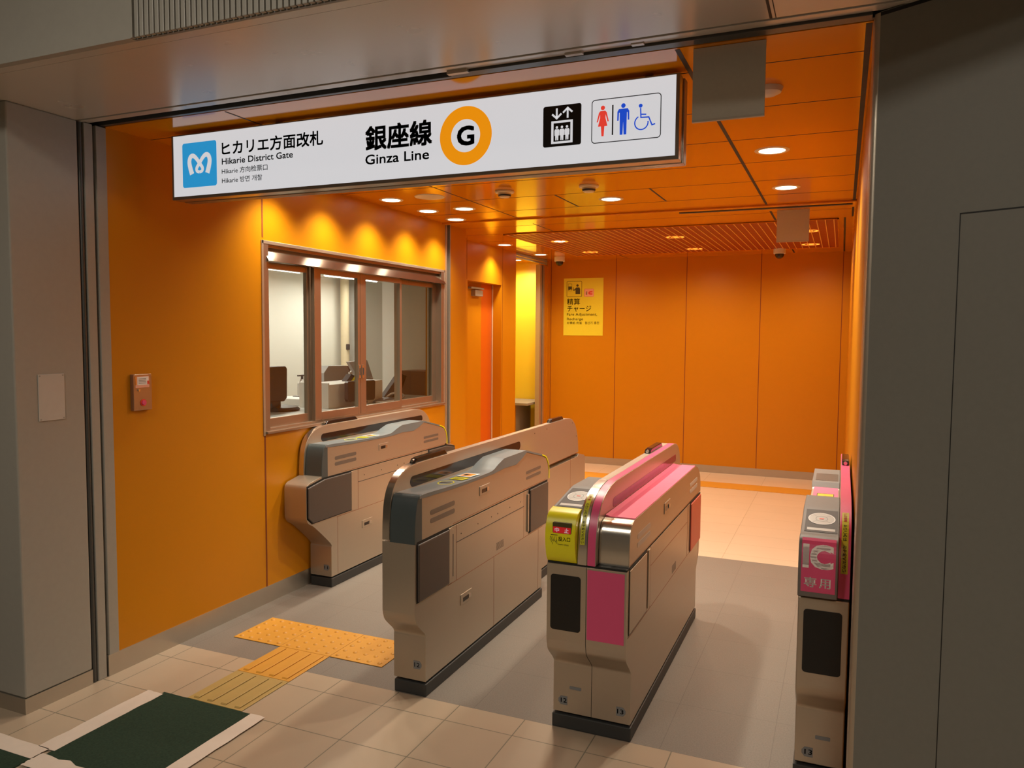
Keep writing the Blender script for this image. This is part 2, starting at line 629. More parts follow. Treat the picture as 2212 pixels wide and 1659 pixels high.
def struct(mb, name, label=None, cat=None, **k):
    o = mb.build(name, **k)
    o['kind'] = 'structure'
    if label:
        o['label'] = label
        o['category'] = cat or name.split('_')[0]
    return o


def dup(root, loc, label):
    r = root.copy()
    COL.objects.link(r)
    r.location = loc
    r['label'] = label
    for ch in list(root.children):
        c = ch.copy()
        COL.objects.link(c)
        c.parent = r
        for g in list(ch.children):
            d = g.copy()
            COL.objects.link(d)
            d.parent = c
    return r


# ================================================================== the setting
XL, XR, YB, ZC = -3.08, 0.06, 9.13, 2.515       # left wall, right wall, back wall, orange ceiling
Y_IN = 2.53                                      # where the orange room starts behind the shutter slot
ZH = 2.51                                        # header soffit

b = MB()
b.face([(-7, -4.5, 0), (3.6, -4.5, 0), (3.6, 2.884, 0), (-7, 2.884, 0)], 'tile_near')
b.face([(-7, 2.884, 0), (3.6, 2.884, 0), (3.6, 5.612, 0), (-7, 5.612, 0)], 'vinyl')
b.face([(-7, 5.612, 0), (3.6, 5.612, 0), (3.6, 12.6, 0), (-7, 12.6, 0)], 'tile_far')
b.face([(-7, -4.5, -.12), (-7, 12.6, -.12), (3.6, 12.6, -.12), (3.6, -4.5, -.12)], 'tile_near')
struct(b, 'floor', 'beige tiled floor with a grey speckled strip under the ticket gates', 'floor', normals=False)

# orange ceiling with its panel joints
b = MB()
b.box(-4.35, XR + .12, Y_IN, YB + .25, ZC, ZC + .05, 'orange_ceiling')
zj0, zj1 = ZC - .0008, ZC + .001
for y in (2.777, 3.291, 3.804, 4.318, 4.836, 5.338):
    b.box(XL, 0.035, y - .0022, y + .0022, zj0, zj1, 'black')
for y in (6.10, 8.66, 8.9):
    b.box(-3.38, 0.035, y - .0016, y + .0016, zj0, zj1, 'orange_seam')
for y in (6.53, 7.05, 7.55, 8.05, 8.55):
    b.box(-3.38, -2.92, y - .0016, y + .0016, zj0, zj1, 'orange_seam')
for y0, y1 in ((2.54, 5.72), (6.02, 6.50), (8.61, 9.08)):
    b.box(-.517 - .008, -.517 + .008, y0, y1, zj0 - .0002, zj1, 'black')
    b.box(-2.393 - .004, -2.393 + .004, y0, y1, zj0 - .0002, zj1, 'black')
for x in (-1.771, -1.140):
    b.box(x - .006, x + .006, 4.836, 5.338, zj0 - .0002, zj1, 'black')
b.box(.034, .052, 2.54, 5.72, zj0 - .0002, zj1, 'black')
b.box(.034, .048, 6.03, 6.49, zj0 - .0002, zj1, 'black')
b.box(-.020, -.004, 6.53, 9.1, zj0 - .0002, zj1, 'black')
struct(b, 'ceiling', 'glossy orange panelled ceiling of the gate hall', 'ceiling')

# second shutter line across the orange ceiling
b = MB()
b.box(XL, XR, 5.715, 5.775, ZC - .012, ZC - .0005, 'orange_ceiling')
b.box(XL, XR, 5.775, 5.80, ZC - .004, ZC - .0005, 'orange_seam')
b.box(-1.15, .035, 5.84, 5.87, ZC - .010, ZC - .0005, 'dark_grey_metal')
struct(b, 'trim_1', 'orange shutter trim running across the ceiling above the gates', 'trim', bevel=.003)

# left wall with the window opening
WY0, WY1, WZ0, WZ1 = 3.545, 5.742, 1.005, 2.122
b = MB()
b.box(XL - .12, XL, Y_IN, WY0, .09, ZC, 'orange_wall')
b.box(XL - .12, XL, WY0, WY1, .09, WZ0, 'orange_wall')
b.box(XL - .12, XL, WY0, WY1, WZ1, ZC, 'orange_wall')
b.box(XL - .12, XL, WY1, 5.765, .09, ZC, 'orange_wall')
b.box(XL - .12, XL, 5.845, 6.15, 0.0, ZC, 'orange_wall')
b.box(-3.385, XL - .12, 6.05, 6.15, 0.0, ZC, 'orange_wall')
b.box(XL, XL + .0012, 3.539, 3.551, .09, WZ0 - .01, 'orange_seam')
b.box(XL, XL + .0012, 3.539, 3.551, WZ1 + .02, ZC, 'orange_seam')
struct(b, 'wall_left', 'orange panelled left wall around the office window', 'wall')
b = MB()
b.box(XL - .05, XL + .004, Y_IN - .06, 5.765, 0, .10, 'steel_base')
b.box(XL - .05, XL + .004, 5.845, 6.15, 0, .10, 'steel_base')
struct(b, 'baseboard_left', 'stainless steel skirting along the orange left wall', 'baseboard')
# shutter guide beside the window
b = MB()
b.box(XL - .06, XL + .012, 5.765, 5.778, 0, ZC, 'steel')
b.box(XL - .05, XL - .02, 5.778, 5.830, 0, ZC, 'brown_terminal')
b.box(XL - .06, XL + .012, 5.830, 5.845, 0, ZC, 'steel')
struct(b, 'trim_2', 'vertical steel shutter guide beside the office window', 'trim', bevel=.002)

# recessed left wall with the door and the yellow room's opening
XA = -3.385
b = MB()
DY0, DY1, DZ = 6.80, 7.615, 2.122
b.box(XA - .10, XA, 6.15, DY0, 0, ZC, 'orange_wall')
b.box(XA - .10, XA, DY0, DY1, DZ, ZC, 'orange_wall')
b.box(XA - .10, XA, DY1, 8.015, 0, ZC, 'orange_wall')
b.box(XA, XA + .0012, 7.64, 7.646, 0, ZC, 'orange_seam')
b.box(XA, XA + .0012, 6.78, 6.786, 2.13, ZC, 'orange_seam')
b.box(-4.35, XA - .10, 7.90, 8.015, 0, ZC, 'orange_wall')
b.box(XA - .12, XA, 9.03, YB, 0, ZC, 'orange_wall')
struct(b, 'wall_left_recess', 'set back orange wall holding the red orange door', 'wall')
door = thing('door_1', (XA - .10, 7.2, 0), 'red orange staff door in the recess beyond the window', 'door')
door['kind'] = 'structure'
b = MB()
b.box(XA - .16, XA - .11, DY0 - .15, 7.34, 0, DZ + .05, 'orange_wall')
b.build('fixed_panel', door)
b = MB()
b.box(XA - .155, XA - .115, 7.343, DY1 + .05, 0, DZ + .05, 'orange_deep')
b.build('door_leaf', door)
b = MB()
b.box(XA - .112, XA - .098, DY1 - .002, DY1 + .004, 0.02, DZ, 'cream_plastic')
b.build('edge_strip', door)
b = MB()
b.box(XA - .115, XA - .07, 7.03, 7.33, 2.055, 2.075, 'grey_metal')
b.box(XA - .115, XA - .06, 7.10, 7.28, 1.985, 2.045, 'grey_metal')
o = b.build('door_closer', door, bevel=.004)
o['label'] = 'grey door closer at the head of the door'

# yellow side room
b = MB()
b.box(-4.5, XA - .13, 9.22, 9.32, 0, ZC, 'yellow_wall')
b.box(-4.5, -4.4, 8.015, 9.22, 0, ZC, 'yellow_wall')
b.box(-4.4, XA - .101, 8.0151, 8.03, 0, ZC, 'yellow_wall')
struct(b, 'wall_yellow', 'bright yellow walls of the side room beyond the door', 'wall')
b = MB()
b.box(XA - .025, XA - .005, 8.02, 9.02, 2.455, 2.475, 'grey_metal')
b.box(XA - .025, XA - .005, 8.02, 9.02, 2.485, ZC - .001, 'grey_metal')
struct(b, 'trim_3', 'grey metal shutter rail over the opening to the yellow room', 'trim', bevel=.002)
b = MB()
b.box(XA - .06, XA - .002, 8.775, 8.84, 0, 2.44, 'steel')
b.box(XA - .05, XA - .012, 8.84, 8.875, 0, 2.44, 'dark_rubber')
b.box(XA - .06, XA - .002, 8.875, 8.93, 0, 2.44, 'steel')
b.box(XA - .06, XA - .004, 8.93, 9.03, 0, 2.44, 'orange_wall')
struct(b, 'trim_4', 'pair of vertical steel shutter guides beside the yellow room', 'trim', bevel=.002)
shelf = thing('counter_shelf', (-3.66, 8.9, 0), 'grey counter shelf standing in the yellow side room', 'counter')
b = MB()
b.box(-4.05, -3.47, 8.60, 9.20, .735, .765, 'shelf_grey')
b.build('counter_top', shelf, bevel=.003)
b = MB()
b.box(-4.02, -3.66, 8.66, 8.69, 0, .735, 'orange_wall')
b.box(-3.69, -3.66, 8.69, 9.18, 0, .735, 'shelf_grey')
b.build('counter_support', shelf)

# back wall
b = MB()
b.box(XA - .1, XR + .12, YB, YB + .12, .085, ZC, 'orange_wall')
for x in (-3.375, -2.540, -1.692, -.862, -.016):
    b.box(x - .004, x + .004, YB - .0012, YB, .085, ZC, 'orange_seam')
struct(b, 'wall_back', 'orange panelled wall at the far end of the hall', 'wall')
b = MB()
b.box(XA, XR, YB - .006, YB + .05, 0, .085, 'steel_base')
struct(b, 'baseboard_back', 'stainless steel skirting along the far orange wall', 'baseboard')

# right wall of the hall and the angled grey wall in front of it
b = MB()
b.box(XR, XR + .12, 2.53, YB, 0, ZC, 'orange_wall')
struct(b, 'wall_right', 'orange right wall seen edge on beyond the grey corner', 'wall')
DX, DY = .893, -.449
cx0, cy0 = .052, 2.46


def dg(s, n):      # s along the angled wall, n behind it
    return (cx0 + DX * s + .449 * n, cy0 + DY * s + .893 * n)


b = MB()
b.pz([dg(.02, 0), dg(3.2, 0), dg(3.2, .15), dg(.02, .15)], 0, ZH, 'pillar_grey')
b.pz([dg(.248, -.0005), dg(.2505, -.0005), dg(.2505, .001), dg(.248, .001)], 0, 1.925, 'black')
b.pz([dg(.248, -.0005), dg(1.15, -.0005), dg(1.15, .001), dg(.248, .001)], 1.922, 1.926, 'black')
b.pz([dg(.02, -.0005), dg(3.2, -.0005), dg(3.2, .001), dg(.02, .001)], ZH - .012, ZH - .002, 'black')
struct(b, 'wall_right_front', 'olive grey metal wall angling towards the viewer at right', 'wall')
b = MB()
c0 = dg(.02, 0)
pts = [c0, dg(.008, .001), dg(.002, .004), dg(0, .010), (cx0 + .0005, 2.53), (c0[0] + .06, 2.53), dg(.05, .03)]
b.pz(pts, 0, ZH - .002, 'steel', True)
struct(b, 'trim_5', 'rounded steel corner strip on the grey right wall', 'trim', sharp=50)

# left pillar
YP = 2.076
b = MB()
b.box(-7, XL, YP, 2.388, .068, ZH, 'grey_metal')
struct(b, 'wall_left_front', 'grey metal pillar at the left of the entrance', 'wall', bevel=.006)
b = MB()
b.box(-7, XL + .003, YP - .003, 2.388, 0, .066, 'steel_base')
struct(b, 'baseboard_left_front', 'brown steel skirting of the grey left pillar', 'baseboard')
b = MB()
b.box(XL - .07, XL - .03, 2.388, Y_IN, 0, ZH, 'black')
b.cyl((XL - .010, 2.404, 0), .010, ZH - .001, 'dark_grey_metal')
b.box(XL - .05, XL + .001, 2.420, 2.462, 0, ZH, 'grey_metal')
b.box(XL - .05, XL + .002, 2.478, Y_IN, 0, ZH, 'grey_metal')
struct(b, 'trim_6', 'grey shutter guide strips between left pillar and orange wall', 'trim', bevel=.002)

# header over the entrance
b = MB()
b.box(-7, 3.6, 1.865, 2.385, ZH, ZH + .08, 'soffit_metal')
b.box(-.222, -.214, 1.865, 2.385, ZH - .0006, ZH + .001, 'black')
b.box(-.206, -.203, 1.865, 2.385, ZH - .0006, ZH + .001, 'black')
struct(b, 'ceiling_header', 'satin grey metal soffit over the entrance', 'ceiling')
b = MB()
b.box(-7, 3.6, 1.8155, 1.857, ZH - .004, ZH + .05, 'soffit_metal')
b.box(-7, 3.6, 1.857, 1.865, ZH + .004, ZH + .05, 'black')
struct(b, 'trim_7', 'grey lip along the lower front edge of the header', 'trim', bevel=.002)
b = MB()
b.box(-7, 3.6, 2.385, 2.398, ZH + .012, ZH + .06, 'black')
b.box(-7, 3.6, 2.398, 2.418, ZH - .001, ZH + .06, 'soffit_metal')
b.box(-7, 3.6, 2.418, 2.452, ZH + .004, ZH + .06, 'soffit_metal')
b.box(-7, 3.6, 2.452, 2.530, ZH + .03, ZH + .06, 'black')
b.box(-7, 3.6, 2.500, 2.520, ZH + .004, ZH + .05, 'dark_grey_metal')
b.box(-1.30, .05, 2.455, 2.498, ZH - .004, ZH + .05, 'dark_grey_metal')
b.box(-1.30, -1.22, 2.44, 2.46, ZH - .008, ZH + .01, 'steel')
b.box(-.86, -.80, 2.425, 2.445, ZH - .006, ZH + .01, 'soffit_metal')
b.box(-.64, -.60, 2.425, 2.445, ZH - .003, ZH + .01, 'soffit_metal')
struct(b, 'trim_8', 'grey shutter slot running across behind the header soffit', 'trim', bevel=.0015)
b = MB()
b.box(-7, -2.06, 1.790, 1.815, ZH - .004, 3.30, 'grey_metal')
b.box(-2.06, 3.6, 1.805, 1.815, ZH - .004, 3.30, 'pillar_grey')
b.box(-.20, 3.6, 1.790, 1.815, ZH - .004, 3.30, 'grey_metal')
struct(b, 'wall_header', 'grey metal upper wall above the entrance', 'wall')
g = thing('ventilation_grille', (-1.13, 1.80, ZH), 'grey ribbed ventilation grille above the entrance header', 'grille')
b = MB()
x = -2.045
while x < -.22:
    b.box(x, x + .0165, 1.791, 1.804, ZH - .002, 3.25, 'grey_metal')
    x += .0213
b.build('slats', g, bevel=.002)
b = MB()
b.box(-2.058, -2.050, 1.788, 1.804, ZH - .003, 3.25, 'grey_metal')
b.build('side_frame', g)

# the corridor the viewer stands in
b = MB()
b.box(-7, 3.6, -4.5, 1.795, 3.30, 3.36, 'grey_metal')
struct(b, 'ceiling_corridor', 'grey ceiling of the corridor in front of the entrance', 'ceiling')
b = MB()
b.box(-7, 3.6, -4.6, -4.5, 0, 3.30, 'grey_metal')
b.box(-7.1, -7, -4.6, 2.4, 0, 3.30, 'grey_metal')
b.box(3.6, 3.7, -4.6, 2.4, 0, 3.30, 'grey_metal')
struct(b, 'wall_corridor', 'grey corridor walls behind the viewer', 'wall')
for i, (x, y) in enumerate(((-1.9, -.2), (.6, -1.6))):
    lt = thing('corridor_light', (x, y, 3.299), 'square corridor ceiling light ' + ('nearest the entrance' if i == 0 else 'behind the viewer'), 'light')
    q = MB()
    q.box(-.32, .32, -.32, .32, -.02, 0, 'white_plastic')
    o = q.build('housing', bevel=.004)
    o.parent = lt
    q = MB()
    q.box(-.29, .29, -.29, .29, -.024, -.02, 'lamp_disc')
    o = q.build('diffuser')
    o.parent = lt
    area_light('corridor_lamp', (0, 0, -.03), .58, .58, CORRIDOR_W, (1, .91, .77), lt)

# ================================================================== office behind the window
b = MB()
b.box(-6.7, -6.6, 2.5, 12.5, 0, 2.40, 'office_wall')
b.box(-6.6, XL - .13, 2.5, 2.6, 0, 2.40, 'office_wall')
b.box(-6.6, -4.55, 12.4, 12.5, 0, 2.40, 'office_wall')
b.box(-4.877, XA - .17, 7.60, 7.70, 0, 2.40, 'office_wall')
b.box(-4.877, -4.777, 7.70, 12.4, 0, 2.40, 'office_wall')
b.box(-6.6, -6.35, 9.24, 9.42, 0, 2.35, 'grey_board')
b.box(-3.37, XL - .125, 6.025, 6.049, 0, 2.36, 'office_wall')
b.box(-3.40, -3.386, 6.025, 6.70, 0, 2.36, 'office_wall')
struct(b, 'wall_office', 'off white walls of the office behind the window', 'wall')
b = MB()
b.box(-6.7, XL - .125, 2.5, 5.95, 2.36, 2.42, 'office_wall')
b.box(-6.7, -4.877, 5.95, 12.5, 2.36, 2.42, 'office_wall')
b.box(-4.877, XA - .17, 5.95, 7.65, 2.36, 2.42, 'office_wall')
struct(b, 'ceiling_office', 'off white ceiling of the office behind the window', 'ceiling')
first = None
for x, y, lab in ((-5.95, 8.55, 'lit fluorescent tube on the office ceiling seen through the second pane'),
                  (-5.95, 6.9, 'lit fluorescent tube on the office ceiling seen through the first pane'),
                  (-4.7, 5.2, 'lit fluorescent tube on the office ceiling nearest the window')):
    t = thing('fluorescent_light', (x, y, 2.359), lab, 'light', 'office ceiling tubes')
    q = MB()
    q.box(-.06, .06, -.62, .62, -.03, 0, 'white_plastic')
    o = q.build('housing', bevel=.004)
    o.parent = t
    q = MB()
    q.cyl((0, -.58, -.045), .016, 1.16, 'tube', axis='y', seg=14)
    o = q.build('tube')
    o.parent = t
    area_light('tube_lamp', (0, 0, -.07), .1, 1.1, OFFICE_W, (1, .97, .88), t)
p = MB()
p.tube([(-6.45, 9.09, 0), (-6.45, 9.09, 2.35)], .06, 'cream_plastic', 16)
tag(p.build('drain_pipe'), 'cream vertical pipe against the far office wall', 'pipe')
p = MB()
p.box(-6.42, -6.36, 9.05, 9.08, 1.36, 1.44, 'dark_rubber')
tag(p.build('telephone_handset', bevel=.006), 'small dark handset hanging beside the office pipe', 'handset')

desk = thing('office_desk', (-4.05, 5.3, 0), 'long light grey desk inside the office window', 'desk')
b = MB()
b.pz([(-4.80, 4.3), (-3.23, 4.3), (-3.23, 5.95), (-3.62, 5.95), (-3.62, 7.1), (-4.80, 7.1)], .91, .945, 'desk_top')
b.build('desk_top', desk, bevel=.004)
for (x, y) in ((-4.68, 4.4), (-4.68, 7.0), (-3.30, 4.4), (-3.68, 7.0)):
    b = MB()
    b.box(x - .03, x + .03, y - .03, y + .03, 0, .91, 'grey_metal')
    b.build('leg', desk)

mon = thing('computer_monitor', (-4.32, 5.12, .945), 'black monitor seen edge on at the left of the office window', 'monitor')
b = MB()
b.px([(4.86, 1.03), (5.15, 1.025), (5.185, 1.05), (5.19, 1.30), (5.17, 1.317), (4.86, 1.32)], -4.36, -4.26, 'monitor_black')
b.build('screen_housing', mon, bevel=.012)
b = MB()
b.box(-4.34, -4.29, 5.02, 5.14, .97, 1.06, 'monitor_black')
b.build('stand', mon, bevel=.008)
b = MB()
b.lathe((-4.32, 5.17, .9455), [(0, 0), (.15, 0), (.158, .012), (.14, .03), (.06, .045), (0, .047)], 'monitor_black')
b.build('base', mon)

pr = thing('receipt_printer', (-4.5, 5.8, .945), 'low white printer on the desk behind the first window post', 'printer')
b = MB()
b.px([(5.55, .9455), (6.07, .9455), (6.07, 1.005), (5.60, 1.02), (5.55, 1.005)], -4.66, -4.42, 'white_plastic')
b.build('housing', pr, bevel=.006)
b = MB()
b.box(-4.56, -4.50, 5.62, 5.66, 1.018, 1.026, 'monitor_black')
b.build('button', pr)
b = MB()
b.tube(arc([(-4.5, 5.72, 1.012), (-4.5, 5.74, 1.06), (-4.5, 5.80, 1.08), (-4.5, 5.87, 1.06), (-4.5, 5.90, 1.01)]), .004, 'white_plastic', 8)
b.build('paper_guide', pr)
bt = thing('pump_bottle', (-4.73, 5.97, .945), 'white pump bottle standing behind the low printer', 'bottle')
b = MB()
b.lathe((-4.73, 5.97, .9455), [(0, 0), (.04, 0), (.045, .01), (.045, .17), (.02, .20), (.015, .21), (0, .21)], 'white_plastic')
b.build('body', bt)
b = MB()
b.lathe((-4.73, 5.97, 1.155), [(0, 0), (.012, 0), (.012, .03), (0, .03)], 'slate')
b.box(-4.74, -4.72, 5.91, 5.99, 1.183, 1.197, 'slate')
b.build('pump', bt)

bx = thing('desk_partition', (-4.05, 5.9, .945), 'white box shaped desk partition behind the brown terminal', 'partition')
b = MB()
b.box(-4.36, -4.05, 5.46, 5.475, .9455, 1.165, 'white_box')
b.box(-4.065, -4.05, 5.475, 6.31, .9455, 1.15, 'white_box')
b.box(-4.36, -4.065, 5.475, 6.31, 1.138, 1.150, 'white_box')
b.build('panels', bx, bevel=.002)
tm = thing('ticket_terminal', (-3.92, 5.8, .945), 'dark brown terminal screen standing before the white partition', 'terminal')
b = MB()
b.px([(5.585, 1.02), (5.60, .998), (5.99, .988), (6.01, 1.003), (6.015, 1.155), (6.0, 1.168), (5.60, 1.178), (5.585, 1.165)], -3.975, -3.935, 'brown_terminal')
b.build('screen_housing', tm, bevel=.005)
b = MB()
b.tube(arc([(-3.955, 5.86, 1.0), (-3.93, 5.87, .980), (-3.90, 5.83, .968), (-3.86, 5.74, .966)]), .010, 'pale_grey', 10)
b.build('stand_arm', tm)
b = MB()
b.box(-3.93, -3.80, 5.60, 5.76, .9455, .956, 'pale_grey')
b.build('foot', tm, bevel=.002)

gp = thing('grey_cabinet', (-4.6, 6.35, .945), 'grey sloped cabinet on the desk behind the yellow striped stand', 'cabinet')
b = MB()
b.px([(6.135, .9455), (6.63, .9455), (6.63, 1.12), (6.52, 1.268), (6.21, 1.276), (6.135, 1.21)], -4.74, -4.60, 'grey_board')
b.build('housing', gp, bevel=.004)
b = MB()
b.px([(6.517, 1.262), (6.53, 1.266), (6.645, 1.115), (6.63, 1.108)], -4.745, -4.597, 'slate')
b.build('edge_trim', gp)
tl = thing('tilted_display', (-4.64, 6.9, .945), 'pale grey display tilted back behind the window centre post', 'display')
b = MB()
b.px([(6.70, .9455), (7.05, .9455), (7.08, 1.12), (6.80, 1.13)], -4.74, -4.66, 'pale_grey')
b.build('stand', tl, bevel=.004)
b = MB()
b.prism([(6.66, 1.30), (7.00, 1.31), (7.05, 1.125), (6.79, 1.11)], lambda a, c: (-4.70 + (1.2 - c) * .2, a, c), lambda a, c: (-4.66 + (1.2 - c) * .2, a, c), 'pale_grey')
b.build('screen_housing', tl, bevel=.004)
b = MB()
b.prism([(6.76, 1.285), (6.98, 1.293), (7.03, 1.14), (6.85, 1.13)], lambda a, c: (-4.659 + (1.2 - c) * .2, a, c), lambda a, c: (-4.657 + (1.2 - c) * .2, a, c), 'grey_board')
b.build('screen', tl)
yb = thing('striped_stand', (-4.25, 6.03, 1.15), 'black stand with a yellow stripe leaning on the white partition', 'stand')
b = MB()
b.px([(5.94, 1.151), (6.07, 1.151), (6.11, 1.185), (6.02, 1.215)], -4.26, -4.20, 'monitor_black')
b.build('body', yb, bevel=.003)
b = MB()
b.px([(6.01, 1.151), (6.05, 1.151), (6.095, 1.190), (6.07, 1.20)], -4.199, -4.197, 'yellow')
b.build('stripe', yb)
b = MB()
b.px([(6.02, 1.21), (6.05, 1.205), (6.07, 1.225), (6.055, 1.228), (6.05, 1.245), (6.035, 1.23), (6.015, 1.232)], -4.235, -4.22, 'white_plastic')
b.build('paper_tag', yb)
dk = thing('slanted_panel', (-4.2, 6.75, .945), 'slate grey panel of unknown use tilted back beside the last window post', 'screen')  # slanted panel, its use is unknown
b = MB()
b.prism([(6.55, .96), (6.70, .9455), (7.00, 1.15), (6.865, 1.19)], lambda a, c: (-4.24, a, c), lambda a, c: (-4.19, a, c), 'slate')
b.prism([(6.70, .9455), (6.86, .9455), (7.0, 1.15)], lambda a, c: (-4.25, a, c), lambda a, c: (-4.195, a, c), 'monitor_black')
b.build('housing', dk, bevel=.003)
ph = thing('card_reader', (-4.02, 6.25, .945), 'grey card reader with a looped white cable on the desk', 'reader')
b = MB()
b.px([(6.10, .9455), (6.40, .9455), (6.40, .975), (6.28, .985), (6.12, .965)], -4.03, -3.95, 'grey_ink')
b.build('housing', ph, bevel=.004)
b = MB()
b.tube(arc([(-3.96, 6.05, .957), (-3.92, 6.15, .957), (-3.92, 6.3, .957), (-3.93, 6.45, .96), (-3.96, 6.56, .985), (-4.0, 6.53, 1.012), (-4.02, 6.42, 1.01), (-4.02, 6.33, .98)], 8), .008, 'white_plastic', 10)
b.build('cable', ph)
cb = MB()
cb.box(-4.45, -3.60, 7.30, 7.595, 0, 1.19, 'brown_wood')
tag(cb.build('low_cabinet', bevel=.005), 'low brown cabinet against the office wall behind the last pane', 'cabinet')

# ------------------------------------------------------------------ office window
win = thing('window_1', (XL, 4.64, WZ0), 'four pane sliding office window in a bronze tinted steel frame', 'window')
win['kind'] = 'structure'
b = MB()
X0, X1 = XL - .10, XL + .018
b.box(XL - .02, XL + .006, WY0 - .012, WY1 + .012, WZ1 - .014, WZ1 + .006, 'steel')
b.box(XL - .02, XL + .006, WY0 - .014, WY0 + .004, WZ0 - .01, WZ1 + .006, 'steel')
b.box(XL - .02, XL + .006, WY1 - .004, WY1 + .014, WZ0 - .01, WZ1 + .006, 'steel')
b.box(X0, XL + .004, WY0 + .004, 3.590, WZ0, WZ1 - .014, 'window_steel')
b.box(X0, XL + .004, 5.690, WY1 - .004, WZ0, WZ1 - .014, 'window_steel')
b.box(X0, XL - .005, 3.590, 5.690, 2.09, WZ1 - .014, 'window_steel')
b.build('frame', win, bevel=.002)
b = MB()
b.px([(WY0 + .004, WZ0), (WY1 - .004, WZ0), (WY1 - .004, 1.020), (WY0 + .004, 1.020)], X0, XL + .022, 'window_steel')
b.box(X0, XL - .015, 3.59, 5.69, 1.020, 1.034, 'window_steel')
b.build('sill', win, bevel=.002)
b = MB()
b.prism([(XL - .045, 2.095), (XL - .03, 2.098), (XL + .02, 2.012), (XL + .006, 2.006)], lambda a, c: (a, 3.575, c), lambda a, c: (a, 5.74, c), 'pelmet_steel')
b.build('pelmet', win, bevel=.001)
for y in (3.84, 4.71, 4.99, 5.58):
    b = MB()
    b.box(XL - .035, XL - .025, y - .05, y + .05, 2.092, 2.101, 'window_steel')
    b.build('hinge', win)


def sash(y0, y1, xo, zl, st, gl='glass', top=1.985):
    """One sliding sash: stiles, rails and its pane."""
    b = MB()
    b.box(xo - .03, xo, y0, y0 + st[0], 1.034, top + .04, 'window_steel')
    b.box(xo - .03, xo, y1 - st[1], y1, 1.034, top + .04, 'window_steel')
    b.box(xo - .03, xo, y0 + st[0], y1 - st[1], 1.034, zl, 'window_steel')
    b.box(xo - .03, xo, y0 + st[0], y1 - st[1], top - .01, top + .04, 'window_steel')
    o = b.build('sash', win, bevel=.002)
    g = MB()
    g.box(xo - .018, xo - .012, y0 + st[0] - .005, y1 - st[1] + .005, zl - .005, top - .005, gl)
    g.build('pane', o)
    return o


sash(3.590, 4.040, XL - .045, 1.086, (.008, .040))
s2 = sash(4.030, 4.536, XL - .010, 1.086, (.066, .030))
s3 = sash(4.540, 5.085, XL - .010, 1.086, (.066, .025))
sash(5.080, 5.690, XL - .045, 1.084, (.066, .062), 'glass_tint')
for s, y in ((s2, 4.522), (s3, 4.562)):
    h = MB()
    h.box(XL - .010, XL - .004, y - .012, y + .012, 1.285, 1.375, 'steel_polished')
    h.box(XL - .004, XL - .003, y - .006, y + .006, 1.305, 1.355, 'dark_rubber')
    h.build('finger_pull', s, bevel=.002)


# ================================================================== ticket gates
def fx(x):                       # a plane at x, seen from +x
    return lambda u, v: (x, u, v)


def fy(y):                       # a plane at y, seen from -y
    return lambda u, v: (u, y, v)


def fz(z):
    return lambda u, v: (u, v, z)


def pill(y0, y1, z0, z1, sl=0.0, n=8):
    r = (z1 - z0) / 2
    zc = (z0 + z1) / 2
    pts = []
    for i in range(n + 1):
        t = -PI / 2 + PI * i / n
        pts.append((y1 - r + r * math.cos(t), zc + r * math.sin(t)))
    for i in range(n + 1):
        t = PI / 2 + PI * i / n
        pts.append((y0 + r + r * math.cos(t), zc + r * math.sin(t)))
    return pts


def mirror_y(pts, c):
    return [(2 * c - y, z) for y, z in pts][::-1]


BOARD_FRONT = arc([(2.800, .71), (2.803, .80), (2.815, .88), (2.845, .940), (2.90, .982), (2.97, 1.003), (3.05, 1.010)], 5)


def lower_profile(c, hb, hs, knee):
    """Side outline of a gate's lower cabinet: narrow foot, wider shoulder."""
    if knee == 'short':
        front = [(c - hb, .066)] + arc([(c - hb, .262), (c - hb - .006, .285), (c - hb - .07, .345), (c - hs + .006, .375), (c - hs, .400)], 4) + [(c - hs, .703)]
    else:
        front = [(c - hb, .066)] + arc([(c - hb, .255), (c - hb - .010, .285), (c - hb - .16, .415), (c - hs + .02, .455), (c - hs, .490)], 4) + arc([(c - hs, .655), (c - hs + .006, .680), (c - hs + .03, .696)], 3) + [(c - hs + .16, .722), (c - hs + .18, .703)]
    return front + mirror_y(front, c)


def strip(b, x, d, y0, z0, y1, z1, t=.0012, m='orange_seam'):
    """A thin joint line on a lane-side face (d = +1 for a face looking to +x)."""
    dx = .0006 * d
    if abs(y1 - y0) > abs(z1 - z0):
        b.box(x - dx, x + dx, y0, y1, z0 - t, z0 + t, m)
    else:
        b.box(x - dx, x + dx, y0 - t, y0 + t, z0, z1, m)


def lock(root, x, d, y0, y1, z0, z1):
    b = MB()
    b.box(x - .001 * d, x + .003 * d, y0, y1, z0, z1, 'steel')
    lk = b.build('lock', root, bevel=.002)
    q = MB()
    ym, zm = (y0 + y1) / 2, (z0 + z1) / 2
    q.box(x + .003 * d, x + .0036 * d, y0 + .022, y1 - .045, zm - .014, zm + .006, 'slot_dark')
    q.box(x + .003 * d, x + .007 * d, y1 - .042, y1 - .020, zm - .012, zm + .008, 'steel_polished')
    q.build('lock_slot', lk, bevel=.001)


def flap(root, x, d, pts, m='flap_brown', t=.012, gap=.010):
    b = MB()
    ys = [p[0] for p in pts]
    zs = [p[1] for p in pts]
    cy, cz = (min(ys) + max(ys)) / 2, (min(zs) + max(zs)) / 2
    big = [(p[0] + (gap if p[0] > cy else -gap * .3), p[1] + (gap if p[1] > cz else -gap * .6)) for p in pts]
    b.px(big, x - .001 * d, x + .0012 * d, 'black')
    b.build('flap_recess', root)
    b = MB()
    b.px(pts, x + .0012 * d, x + t * d, m)
    o = b.build('flap', root, bevel=.006)
    return o


